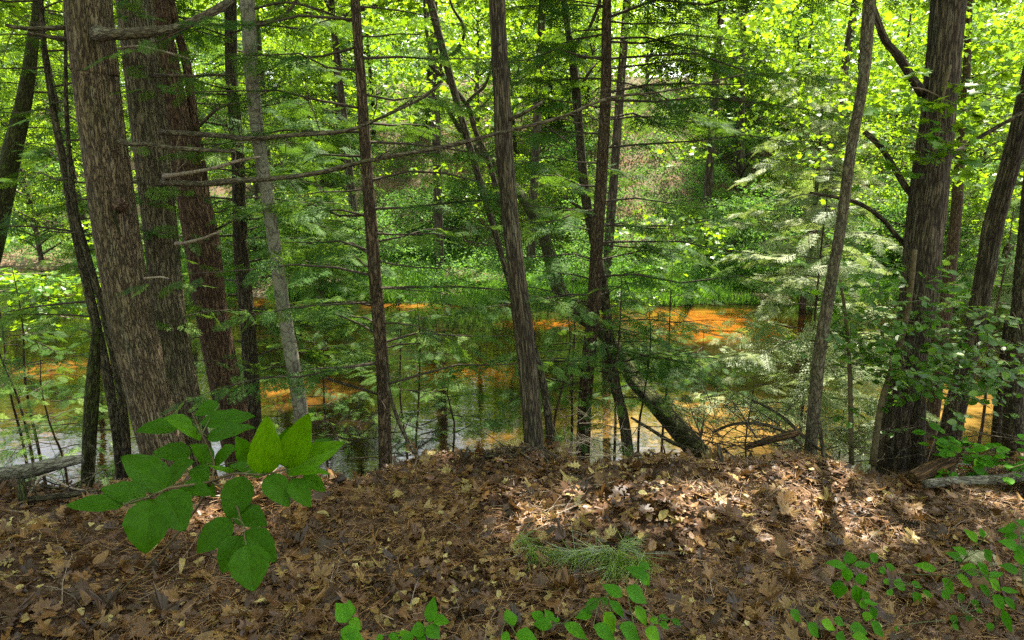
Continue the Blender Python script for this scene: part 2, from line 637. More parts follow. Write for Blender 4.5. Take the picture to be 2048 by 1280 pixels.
M['branch_bark'] = bark_mat('branch_bark', (0.10, 0.080, 0.052), (0.19, 0.155, 0.10), (0.03, 0.022, 0.015), scale=45, stretch=0.3, crackw=0.15, moss=0.4, lichen=0.3, bump=0.7)
M['dead_wood'] = simple_mat('dead_wood', [(0.3, (0.12, 0.09, 0.06)), (0.7, (0.34, 0.28, 0.21))], scale=60)
M['dark_twig'] = simple_mat('dark_twig', [(0.3, (0.025, 0.019, 0.013)), (0.7, (0.07, 0.054, 0.038))], scale=60)
M['pale_twig'] = simple_mat('pale_twig', [(0.3, (0.28, 0.2, 0.13)), (0.7, (0.5, 0.4, 0.3))], scale=60)
M['rot_wood'] = bark_mat('rot_wood', (0.12, 0.055, 0.02), (0.32, 0.19, 0.085), (0.02, 0.011, 0.006), scale=40, stretch=0.05, crackw=0.3, moss=0.25, lichen=0.0)
M['gray_log'] = bark_mat('gray_log', (0.14, 0.12, 0.09), (0.26, 0.24, 0.19), (0.05, 0.04, 0.03), scale=26, stretch=0.35, crackw=0.12, moss=0.4, lichen=0.5, bump=0.7)

M['maple'] = leaf_mat('maple_leaf', [(0, (0.035, 0.12, 0.006)), (0.5, (0.065, 0.19, 0.008)), (1, (0.13, 0.25, 0.010))], (0.34, 0.52, 0.008), 0.5, 0.03)
M['maple_far'] = leaf_mat('maple_far_leaf', [(0, (0.04, 0.12, 0.008)), (0.5, (0.08, 0.19, 0.010)), (1, (0.17, 0.27, 0.015))], (0.36, 0.54, 0.012), 0.5, 0.015, 0.5)
M['gray_green'] = leaf_mat('understory_leaf', [(0, (0.035, 0.11, 0.020)), (0.5, (0.065, 0.16, 0.030)), (1, (0.13, 0.21, 0.055))], (0.20, 0.42, 0.03), 0.42, 0.012, 0.6)
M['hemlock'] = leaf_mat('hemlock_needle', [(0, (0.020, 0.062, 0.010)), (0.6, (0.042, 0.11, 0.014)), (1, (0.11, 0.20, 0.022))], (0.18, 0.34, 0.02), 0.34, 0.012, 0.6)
M['hemlock_sunlit'] = leaf_mat('sunlit_hemlock_needle', [(0, (0.06, 0.115, 0.020)), (0.40, (0.16, 0.22, 0.06)), (1, (0.34, 0.38, 0.16))], (0.30, 0.42, 0.06), 0.34, 0.03, 0.5)  # sun glare put into the needle colour
M['hemlock_far'] = leaf_mat('far_hemlock_needle', [(0, (0.024, 0.065, 0.016)), (0.6, (0.045, 0.105, 0.025)), (1, (0.085, 0.16, 0.04))], (0.14, 0.28, 0.03), 0.3, 0.015, 0.6)
M['shrub'] = leaf_mat('shrub_leaf', [(0, (0.030, 0.085, 0.004)), (0.6, (0.062, 0.15, 0.006)), (1, (0.14, 0.25, 0.012))], (0.18, 0.44, 0.015), 0.36, 0.03, 0.45)
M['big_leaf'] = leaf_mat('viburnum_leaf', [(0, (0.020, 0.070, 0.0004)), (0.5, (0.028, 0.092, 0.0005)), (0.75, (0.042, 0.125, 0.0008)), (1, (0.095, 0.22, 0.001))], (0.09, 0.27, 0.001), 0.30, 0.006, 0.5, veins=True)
M['seedling'] = leaf_mat('seedling_leaf', [(0, (0.026, 0.105, 0.001)), (0.6, (0.05, 0.18, 0.002)), (1, (0.12, 0.28, 0.004))], (0.10, 0.40, 0.004), 0.32, 0.008, 0.5, veins=True)
M['stem_green'] = simple_mat('green_stem', [(0.3, (0.05, 0.075, 0.02)), (0.7, (0.10, 0.11, 0.04))], scale=40)
M['stem_brown'] = simple_mat('brown_stem', [(0.3, (0.06, 0.045, 0.02)), (0.7, (0.13, 0.10, 0.05))], scale=40)
M['grass'] = leaf_mat('bank_grass', [(0, (0.035, 0.12, 0.012)), (0.6, (0.075, 0.21, 0.018)), (1, (0.17, 0.31, 0.035))], (0.22, 0.46, 0.02), 0.35, 0.03, 0.5)
M['pine_needles'] = leaf_mat('pine_needle', [(0, (0.035, 0.085, 0.004)), (1, (0.14, 0.22, 0.012))], (0.1, 0.2, 0.02), 0.15, 0.08, 0.35)
M['fern'] = leaf_mat('fern_leaf', [(0, (0.03, 0.10, 0.015)), (1, (0.07, 0.18, 0.02))], (0.15, 0.35, 0.02), 0.35, 0.04, 0.5)

# dead leaves: colours run along 'rnd'
M['litter'] = leaf_mat('dead_leaf', [(0, (0.024, 0.012, 0.004)), (0.3, (0.092, 0.040, 0.011)), (0.5, (0.165, 0.086, 0.022)), (0.68, (0.20, 0.13, 0.034)), (0.85, (0.30, 0.23, 0.070)), (1.0, (0.44, 0.36, 0.14))], (0.35, 0.18, 0.05), 0.12, 0.03, 0.5, mottle=True)
M['needle_litter'] = leaf_mat('dead_needle', [(0, (0.07, 0.035, 0.012)), (0.6, (0.20, 0.10, 0.032)), (1, (0.40, 0.24, 0.09))], (0.35, 0.18, 0.05), 0.1, 0.03, 0.5)


def ground_mat():
    m, nt = nm('forest_floor')
    L = nt.links.new
    out = N(nt, 'ShaderNodeOutputMaterial')
    b = N(nt, 'ShaderNodeBsdfPrincipled', Roughness=0.95)
    b.inputs['Specular IOR Level'].default_value = 0.1
    tc = N(nt, 'ShaderNodeTexCoord')
    n1 = N(nt, 'ShaderNodeTexNoise', Scale=38.0, Detail=8.0, Roughness=0.75)
    n2 = N(nt, 'ShaderNodeTexNoise', Scale=1.1, Detail=6.0, Roughness=0.65)
    v = N(nt, 'ShaderNodeTexVoronoi', Scale=26.0, Randomness=1.0)
    for x in (n1, n2, v):
        L(tc.outputs['Object'], x.inputs['Vector'])
    r1 = ramp(nt, [(0.3, (0.035, 0.020, 0.012)), (0.5, (0.10, 0.058, 0.034)), (0.68, (0.22, 0.145, 0.09))])
    L(n1.outputs['Fac'], r1.inputs[0])
    r2 = ramp(nt, [(0.35, (0.15, 0.09, 0.05)), (0.5, (0.13, 0.105, 0.07)), (0.62, (0.07, 0.085, 0.03))])
    L(n2.outputs['Fac'], r2.inputs[0])
    sx = N(nt, 'ShaderNodeSeparateXYZ')
    L(tc.outputs['Object'], sx.inputs[0])
    mr = N(nt, 'ShaderNodeMapRange')
    mr.inputs[1].default_value = 12
    mr.inputs[2].default_value = 20
    L(sx.outputs[1], mr.inputs[0])
    mx = N(nt, 'ShaderNodeMixRGB')
    L(mr.outputs[0], mx.inputs[0])
    L(r1.outputs[0], mx.inputs[1])
    mu = N(nt, 'ShaderNodeMixRGB', blend_type='MULTIPLY')
    mu.inputs[0].default_value = 0.6
    L(r2.outputs[0], mu.inputs[1])
    vr = ramp(nt, [(0.3, (.5, .45, .4)), (0.7, (1.6, 1.5, 1.4))])
    L(n1.outputs['Fac'], vr.inputs[0])
    L(vr.outputs[0], mu.inputs[2])
    L(mu.outputs[0], mx.inputs[2])
    L(mx.outputs[0], b.inputs['Base Color'])
    bp = N(nt, 'ShaderNodeBump', Strength=0.9, Distance=0.03)
    L(n1.outputs['Fac'], bp.inputs['Height'])
    L(bp.outputs[0], b.inputs['Normal'])
    L(b.outputs[0], out.inputs[0])
    return m


def water_mat():
    m, nt = nm('tannin_water')
    L = nt.links.new
    out = N(nt, 'ShaderNodeOutputMaterial')
    b = N(nt, 'ShaderNodeBsdfPrincipled', Roughness=0.03, IOR=1.42)
    tc = N(nt, 'ShaderNodeTexCoord')
    mp = N(nt, 'ShaderNodeMapping')
    mp.inputs['Scale'].default_value = (0.16, 0.34, 1)
    L(tc.outputs['Object'], mp.inputs[0])
    n1 = N(nt, 'ShaderNodeTexNoise', Scale=1.0, Detail=4.0, Roughness=0.55)
    L(mp.outputs[0], n1.inputs['Vector'])
    r1 = ramp(nt, [(0.40, (0.010, 0.0075, 0.003)), (0.56, (0.018, 0.011, 0.0035)), (0.75, (0.05, 0.021, 0.004))])
    L(n1.outputs['Fac'], r1.inputs[0])
    cur = r1.outputs[0]
    # sunlit patches of the bed, painted orange and tan into the water colour
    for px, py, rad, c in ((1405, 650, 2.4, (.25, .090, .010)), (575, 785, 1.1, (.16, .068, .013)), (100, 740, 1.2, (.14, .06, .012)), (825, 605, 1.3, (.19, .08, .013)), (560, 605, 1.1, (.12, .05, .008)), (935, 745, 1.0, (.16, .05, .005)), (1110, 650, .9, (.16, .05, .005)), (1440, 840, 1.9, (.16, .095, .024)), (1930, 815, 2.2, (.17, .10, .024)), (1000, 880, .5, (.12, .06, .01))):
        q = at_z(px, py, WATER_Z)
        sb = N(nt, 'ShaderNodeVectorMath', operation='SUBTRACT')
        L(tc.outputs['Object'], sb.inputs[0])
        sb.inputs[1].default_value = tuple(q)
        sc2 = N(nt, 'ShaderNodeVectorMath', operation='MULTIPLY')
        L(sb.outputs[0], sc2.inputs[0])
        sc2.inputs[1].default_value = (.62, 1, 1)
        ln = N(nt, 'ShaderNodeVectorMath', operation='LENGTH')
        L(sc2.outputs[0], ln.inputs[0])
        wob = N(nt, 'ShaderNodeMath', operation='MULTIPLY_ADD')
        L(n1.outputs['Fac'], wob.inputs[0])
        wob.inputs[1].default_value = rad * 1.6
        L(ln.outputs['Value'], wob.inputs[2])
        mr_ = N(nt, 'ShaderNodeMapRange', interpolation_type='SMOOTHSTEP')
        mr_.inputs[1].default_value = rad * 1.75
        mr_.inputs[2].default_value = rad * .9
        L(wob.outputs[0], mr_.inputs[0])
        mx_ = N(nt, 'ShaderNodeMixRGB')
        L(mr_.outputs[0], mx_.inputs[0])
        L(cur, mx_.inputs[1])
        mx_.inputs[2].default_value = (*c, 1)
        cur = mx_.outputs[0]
    n5 = N(nt, 'ShaderNodeTexNoise', Scale=2.6, Detail=6.0, Roughness=0.7)
    mp5 = N(nt, 'ShaderNodeMapping')
    mp5.inputs['Scale'].default_value = (.5, 1.6, 1)
    L(tc.outputs['Object'], mp5.inputs[0])
    L(mp5.outputs[0], n5.inputs['Vector'])
    r5 = ramp(nt, [(0.3, (.35, .32, .3)), (0.7, (1.3, 1.3, 1.3))])
    L(n5.outputs['Fac'], r5.inputs[0])
    m5 = N(nt, 'ShaderNodeMixRGB', blend_type='MULTIPLY')
    m5.inputs[0].default_value = 0.9
    L(cur, m5.inputs[1])
    L(r5.outputs[0], m5.inputs[2])
    L(m5.outputs[0], b.inputs['Base Color'])
    mp2 = N(nt, 'ShaderNodeMapping')
    mp2.inputs['Scale'].default_value = (1.2, 3.5, 1)
    L(tc.outputs['Object'], mp2.inputs[0])
    n2 = N(nt, 'ShaderNodeTexNoise', Scale=1.6, Detail=3.0)
    L(mp2.outputs[0], n2.inputs['Vector'])
    bp = N(nt, 'ShaderNodeBump', Strength=0.06, Distance=0.05)
    L(n2.outputs['Fac'], bp.inputs['Height'])
    L(bp.outputs[0], b.inputs['Normal'])
    L(b.outputs[0], out.inputs[0])
    return m


M['ground'] = ground_mat()
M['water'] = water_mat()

# ------------------------------------------------------------------ sun flecks: openings in the canopy along the sun's rays
FLECKS = []          # (point, radius)


def fleck_px(px, py, r, z=None):
    p = on_ground(px, py) if z is None else at_z(px, py, z)
    FLECKS.append((p, r))


for a in [(1130, 985, .12), (1230, 995, .12), (1330, 1000, .10), (1060, 1060, .16), (1120, 1050, .12), (1210, 1025, .10), (1390, 985, .12), (1470, 980, .12),
          (1690, 1035, .17), (1740, 1050, .16), (1680, 950, .12), (1790, 960, .10), (1450, 935, .08), (1000, 990, .1), (920, 1000, .08), (2020, 1020, .14), (1900, 990, .1),
          (120, 985, .14), (60, 1000, .10), (1190, 1095, .07), (1350, 1090, .07), (1350, 1075, .05), (860, 1050, .06), (780, 1000, .07), (980, 1075, .08), (1280, 960, .06), (1540, 975, .07), (1590, 1000, .06), (1850, 1040, .08), (1930, 1060, .07), (1620, 1060, .07), (640, 1100, .05), (420, 1090, .05), (1500, 1050, .05), (1420, 1130, .05), (1950, 1180, .06), (1100, 1150, .04), (200, 1010, .08), (540, 1010, .05), (1560, 1090, .05), (1700, 1090, .06), (1830, 990, .06), (1240, 1060, .05), (1480, 1010, .06), (1400, 1040, .05), (1090, 960, .06), (1160, 940, .06), (740, 1070, .04), (900, 1110, .04), (1640, 1160, .04), (1780, 1130, .05), (1290, 1180, .04), (1600, 945, .06), (1720, 975, .07), (1060, 1020, .06)]:
    fleck_px(a[0], a[1], a[2] * (1.12 if a[2] > .1 else 1.45) * (.80 if a[0] < 1350 else 1.12))
for a in [(1400, 635, 1.3), (1440, 695, 1.0), (1350, 605, .9), (560, 775, .55), (640, 800, .5), (540, 820, .4), (100, 738, .7), (85, 795, .6), (820, 605, .7), (560, 600, .6), (930, 745, .35),
          (700, 850, .35), (1450, 830, .8), (1400, 840, .7), (1960, 800, .7), (1900, 830, .6), (1000, 870, .3), (1660, 790, .5), (480, 700, .4), (1120, 650, .3), (1500, 850, .6)]:
    fleck_px(a[0], a[1], a[2] * .85, z=WATER_Z)
for px, py, Y, r in [(1350, 560, 22, 1.6), (1250, 520, 23, 1.2), (1000, 570, 22, 1.0), (900, 400, 29, 2.2), (700, 380, 30, 2.0), (1550, 350, 20, 2.0), (1600, 500, 19, 1.6), (1600, 650, 18, 1.4), (60, 560, 11, 1.2), (620, 560, 21, 1.2), (1450, 520, 23, 1.2),
                     (560, 230, 30, 2.0), (1120, 230, 30, 2.0), (1500, 150, 12, 1.5), (1350, 330, 30, 2.0), (300, 420, 30, 1.6), (1960, 500, 22, 1.5), (1720, 560, 20, 1.2), (1300, 450, 24, 1.3), (60, 300, 32, 2), (1610, 760, 6.4, .7), (900, 150, 9, 1.0), (1650, 80, 9, 1.4), (1950, 120, 8.5, 1.2), (740, 680, 7, .5), (850, 620, 7, .5), (130, 880, 5.3, .4), (650, 700, 7, .45), (780, 760, 6.8, .45), (830, 830, 6.5, .4), (700, 620, 7, .45), (1150, 830, 5, .35), (1130, 760, 5.2, .3), (200, 830, 5.5, .35), (60, 850, 5.5, .35), (1180, 700, 5.5, .3), (820, 700, 7, .4), (440, 250, 5.4, .3), (1330, 700, 8, .4), (1350, 480, 8, .5), (1300, 250, 6, .4), (650, 300, 4, .3), (600, 300, 5, .35), (680, 480, 4.5, .3), (820, 430, 4.3, .3), (700, 580, 4.2, .3), (840, 640, 4.2, .3), (1330, 330, 6.2, .45), (1100, 470, 6.2, .4), (560, 480, 5.5, .4), (420, 220, 5.5, .3), (900, 520, 4.3, .25), (1320, 560, 6.2, .45), (1130, 600, 6.0, .35), (640, 160, 5, .35), (800, 120, 4.3, .3), (1330, 90, 6.2, .4), (60, 200, 5, .4), (100, 640, 5, .35), (30, 700, 6, .4),
                     (800, 440, 27, 1.6), (700, 470, 26, 1.5), (950, 330, 30, 1.6), (1150, 430, 27, 1.6), (1400, 430, 26, 1.6), (1250, 350, 30, 1.6), (450, 350, 30, 1.6), (1750, 400, 26, 1.6), (100, 450, 30, 1.6), (1080, 540, 23, 1.2), (820, 540, 24, 1.2), (1310, 450, 10.5, .9), (1345, 505, 10.5, .8), (1280, 545, 10.3, .6)]:
    FLECKS.append((at(px, py, Y), r * ((2.0 if py > 500 and 800 < px < 1500 else 1.5) if Y > 15 else 1.3)))
FP = np.array([f[0] for f in FLECKS])
FR = np.array([f[1] for f in FLECKS])


def keep_mask(P, tmin=1.2, k=1.0):
    """True for leaves that do not stand in one of the openings"""
    P = np.asarray(P, float)
    ok = np.ones(len(P), bool)
    for p, r in zip(FP, FR):
        d = P - p
        t = d @ SUN
        perp = np.linalg.norm(d - t[:, None] * SUN, axis=1)
        ok &= ~((t > tmin) & (perp < r * k))
    return ok


# ------------------------------------------------------------------ foliage generators
def rand_dirs(n, up=0.0):
    a = rng.uniform(0, 2 * math.pi, n)
    return np.stack([np.cos(a), np.sin(a), np.full(n, up)], -1)


def leaf_cluster(mb, C, per, rad, thick, size, tmpl=RHOMB, tilt=0.55, rbase=None, cull=True, droop=-0.35, flat=True):
    """C (n,3) cluster centres; per leaves each, laid in flat tiers"""
    C = np.asarray(C, float)
    n = len(C)
    if n == 0:
        return
    k = n * per
    a = rng.uniform(0, 2 * math.pi, k)
    r = np.sqrt(rng.uniform(0, 1, k)) * rad
    off = np.stack([np.cos(a) * r, np.sin(a) * r, rng.normal(0, thick, k) - 0.18 * r * r / max(rad, .01)], -1)
    P = np.repeat(C, per, 0) + off
    rb = np.repeat(rng.uniform(0.1, .9, n) if rbase is None else rbase, per)
    if cull:
        ok = keep_mask(P)
        P, off, rb, k = P[ok], off[ok], rb[ok], int(ok.sum())
    out = np.stack([off[:, 0], off[:, 1], np.zeros(k)], -1)
    ax = norm(norm(out) + rng.normal(0, .6, (k, 3)) + np.array([0, 0, droop]))
    nr = norm(np.array([0, 0, 1.0]) + rng.normal(0, tilt, (k, 3)))
    s = size * rng.uniform(.45, 1.2, k)
    scatter(mb, tmpl[0], tmpl[1], P, ax, nr, s, np.clip(rb + rng.normal(0, .22, k), 0, 1))


def fronds_along(mb, P, D, size, tm=FRONDS, droop=-0.25, cull=True, tilt=0.36, rb=0.5):
    """P (n,3) roots, D (n,3) directions"""
    P = np.asarray(P, float)
    if len(P) == 0:
        return
    D = norm(np.asarray(D, float))
    size = np.broadcast_to(np.asarray(size, float), (len(P),))
    if cull:
        ok = keep_mask(P + D * size[:, None] * .5, k=1.05)
        P, D, size = P[ok], D[ok], size[ok]
    if len(P) == 0:
        return
    D = norm(D + np.array([0, 0, droop]))
    nr = norm(np.array([0, 0, 1.0]) + rng.normal(0, tilt, (len(P), 3)))
    pick = rng.integers(0, len(tm), len(P))
    rn = np.clip(rb + rng.normal(0, .25, len(P)), 0, 1)
    for i, (v, t) in enumerate(tm):
        m_ = pick == i
        scatter(mb, v, t, P[m_], D[m_], nr[m_], size[m_], rn[m_])


def hemlock_branch(wood, fol, start, d, L, r0=0.012, droop=0.16, dens=1.0, fs=0.36, tm=FRONDS, rb=0.5, bare=0.18, cull=False):
    """a flat drooping hemlock bough: axis, side branchlets, fronds"""
    d = norm(np.asarray(d, float))
    side = norm(np.cross(d, [0, 0, 1.0]))
    bend = rng.uniform(-.12, .12)
    pts = []
    for t in np.linspace(0, 1, 6):
        p = start + d * L * t + side * bend * L * t * t + np.array([0, 0, -droop * L * t * t])
        p = p + rng.normal(0, .018, 3) * L * (t > 0)
        pts.append([*p, .62 * r0 * (1 - t) + 0.001])
    q = tube(wood, pts, sides=5, step=L / 8, cap=False)
    A = q[:, :3]
    n = max(4, int(L / 0.085 * dens))
    ts = bare + (1 - bare) * (np.arange(n) + rng.uniform(0, .6, n)) / n
    ts = np.clip(ts, 0, .995)
    i = ts * (len(A) - 1)
    i0 = np.clip(i.astype(int), 0, len(A) - 2)
    P = A[i0] + (A[i0 + 1] - A[i0]) * (i - i0)[:, None]
    tang = norm(A[i0 + 1] - A[i0])
    sg = np.where(np.arange(n) % 2 == 0, 1.0, -1.0)
    an = rng.uniform(R(40), R(68), n)
    D = tang * np.cos(an)[:, None] + side * (sg * np.sin(an))[:, None] + np.stack([np.zeros(n), np.zeros(n), rng.normal(-.05, .22, n)], -1)
    P = P + rng.normal(0, .015, (n, 3))
    size = fs * (0.35 + 0.9 * (1 - ts)) * rng.uniform(.7, 1.15, n) * min(1.0, L)
    size = np.maximum(size, 0.14)
    fronds_along(fol, P, D, size, tm, droop=-.12, cull=cull, rb=rb)
    fronds_along(fol, A[-1:], tang[-1:], [fs * .5], tm, droop=-.15, cull=cull, rb=rb)


def far_broadleaf(seed, H, Rc, n_limb, per=26, size=.11, low=.25, cl=4, tmpl=RHOMB, crad=.5, flat=.55):
    """one understory tree as (wood MB, foliage MB) at the origin"""
    global rng
    keep = rng
    rng = np.random.default_rng(seed)
    wood, fol = MB(), MB()
    lean = rng.normal(0, .06, 2)
    r0 = 0.011 * H + 0.03
    tp = [[lean[0] * h * H + .08 * math.sin(h * 5 + seed), lean[1] * h * H, h * H - .3, r0 * (1 - .85 * h)] for h in np.linspace(0, 1, 6)]
    tube(wood, tp, 8, .5)
    C = []
    for k in range(n_limb):
        h = low + (1 - low) * (k + rng.uniform(0, 1)) / n_limb
        a = k * 2.4 + rng.uniform(-.5, .5)
        L = Rc * (1.0 - .55 * max(0, (h - .5) / .5)) * rng.uniform(.6, 1.15)
        b = np.array([lean[0] * h * H, lean[1] * h * H, h * H - .3])
        up = rng.uniform(.05, .5)
        e = b + np.array([math.cos(a) * L, math.sin(a) * L, L * up])
        mid = (b + e) / 2 + np.array([0, 0, .12 * L])
        tube(wood, [[*b, .02 + .004 * H * (1 - h)], [*mid, .015], [*e, .006]], 4, .6, cap=False)
        for j in range(cl):
            t = rng.uniform(.3, 1.05)
            c = b + (e - b) * t + np.array([0, 0, .12 * L * (1 - (2 * t - 1) ** 2)])
            c = c + rng.normal(0, 1, 3) * np.array([.3, .3, .14]) * Rc * .5 * (0.4 + t)
            C.append(c)
    leaf_cluster(fol, C, per, crad, .07, size, tmpl, tilt=flat, cull=False)
    rng = keep
    return wood, fol


def far_hemlock(seed, H, Rc, n=46, fs=.8, low=.06):
    global rng
    keep = rng
    rng = np.random.default_rng(seed)
    wood, fol = MB(), MB()
    tube(wood, [[0, 0, -.3, .012 * H + .03], [0, .05, H * .5, .007 * H + .02], [0, 0, H, .01]], 8, .6)
    for k in range(n):
        h = low + (1 - low) * (k + .5) / n
        a = k * 2.399
        L = Rc * (1 - h) ** .7 * rng.uniform(.65, 1.1) + .2
        hemlock_branch(wood, fol, np.array([0, 0, h * H]), [math.cos(a), math.sin(a), .12], L, r0=.02, droop=.2, dens=.33, fs=fs, tm=FROND_LO, cull=False, bare=.12)
    rng = keep
    return wood, fol


# ------------------------------------------------------------------ near trees
def px_path(rows, Y, dY=0.0):
    """rows (px, py, width_px[, Y]) -> [x,y,z,r]; Y may change along the path"""
    out = []
    for r_ in rows:
        yy = r_[3] if len(r_) > 3 else Y
        p = at(r_[0], r_[1], yy)
        d = p - CAM
        depth = d @ FW
        out.append([*p, r_[2] / 2 / F * depth])
    return out


def near_trunk(tree, rows, Y, mat, top_z, sides=40, rough=.06, freq=9, flare=1.35, seed=1, step=.05, root=.35):
    pts = px_path(rows, Y)
    pts = sorted(pts, key=lambda p: p[2])
    b = np.array(pts[0])
    # foot: carry on into the ground
    d = np.array(pts[0][:3]) - np.array(pts[1][:3])
    d = d / max(np.linalg.norm(d), 1e-6)
    g = gz(b[0], b[1])
    foot = []
    if b[2] > g - .02:
        n = (b[2] - g + .25) / max(-d[2], .3)
        e = b[:3] + d * n
        m_ = b[:3] + d * max(n - .3, n * .5)
        foot = [[*e, b[3] * flare], [*m_, b[3] * (1 + (flare - 1) * .45)]]
    t = np.array(pts[-1])
    dd = np.array(pts[-1][:3]) - np.array(pts[-2][:3])
    dd = dd / np.linalg.norm(dd)
    head = []
    if top_z > t[2] + .5:
        h = top_z - t[2]
        for k in (.35, .7, 1.0):
            v = dd * (1 - k * .5) + np.array([0, 0, 1]) * (k * .5)
            v = v / v[2]
            head.append([*(t[:3] + v * h * k), t[3] * (1 - .8 * k) + .01])
    mb = MB()
    allp = foot + pts + head
    tube(mb, allp, sides, step, rough, freq, seed)
    o = mb.build('trunk', mat, tree)
    return o, np.array(allp)


def branch_part(tree, rows, Y, mat, sides=9, rough=.20, name='branch', step=.04, twigs=0, tw_len=.25):
    mb = MB()
    p = px_path(rows, Y)
    q = tube(mb, p, sides, step, rough, 18, len(rows) * 7)
    for k in range(twigs):
        i = rng.integers(len(q) // 5, len(q) - 1)
        d = norm(q[i, :3] - q[i - 1, :3])
        twig(mb, q[i, :3], norm(d * .6 + rng.normal(0, .6, 3) + [0, 0, .1]), tw_len * rng.uniform(.4, 1.2), .0035, 2)
    o = mb.build(name, mat, tree)
    return o


def crown_high(tree, center, rad, n, per, size, mat, cl_rad=.55, kind='leaf', name='crown'):
    """crown above the picture: it shades the bank below"""
    mb = MB()
    a = rng.normal(0, 1, (n, 3))
    a = norm(a) * (rng.uniform(0, 1, (n, 1)) ** .4)
    C = np.asarray(center) + a * np.asarray(rad)
    if kind == 'leaf':
        leaf_cluster(mb, C, per, cl_rad, .10, size, RHOMB, tilt=.5)
    else:
        k = n * per
        P = np.repeat(C, per, 0) + rng.normal(0, .25, (k, 3)) * np.array([1, 1, .4])
        D = rand_dirs(k, 0)
        fronds_along(mb, P, D, rng.uniform(.5, .9, k) * size, FROND_LO, droop=-.15)
    return mb.build(name, mat, tree)


# ================================================================== SETTING
def build_ground():
    xs = np.concatenate([np.linspace(-90, -14, 40), np.linspace(-13.5, -5.2, 48), np.linspace(-5, 5, 180), np.linspace(5.2, 13.5, 48), np.linspace(14, 90, 40)])
    ys = np.concatenate([np.linspace(-30, .6, 18), np.linspace(.8, 4.6, 90), np.linspace(4.7, 10, 46), np.linspace(10.4, 18, 20), np.linspace(18.2, 34, 90), np.linspace(34.6, 100, 60)])
    X, Y = np.meshgrid(xs, ys)
    Z = terrain(X, Y)
    Z = Z + (fbm(np.stack([X * 9, Y * 9, X * 0], -1), 31, 2) - .5) * .035 * (np.abs(Y) < 6)
    Z = np.minimum(Z, 40)
    v = np.stack([X, Y, Z], -1).reshape(-1, 3)
    n, k = len(ys), len(xs)
    i = np.arange(n * k).reshape(n, k)
    t = np.concatenate([np.stack([i[:-1, :-1], i[:-1, 1:], i[1:, 1:]], -1).reshape(-1, 3), np.stack([i[:-1, :-1], i[1:, 1:], i[1:, :-1]], -1).reshape(-1, 3)])
    mb = MB()
    mb.add(v, t)
    tag(mb.build('ground', M['ground']), kind='structure')
    w = MB()
    xs = np.linspace(-90, 90, 40)
    ys = np.linspace(6.5, 30, 12)
    X, Y = np.meshgrid(xs, ys)
    v = np.stack([X, Y, X * 0 + WATER_Z], -1).reshape(-1, 3)
    i = np.arange(len(ys) * len(xs)).reshape(len(ys), len(xs))
    t = np.concatenate([np.stack([i[:-1, :-1], i[:-1, 1:], i[1:, 1:]], -1).reshape(-1, 3), np.stack([i[:-1, :-1], i[1:, 1:], i[1:, :-1]], -1).reshape(-1, 3)])
    w.add(v, t)
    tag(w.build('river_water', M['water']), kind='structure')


build_ground()


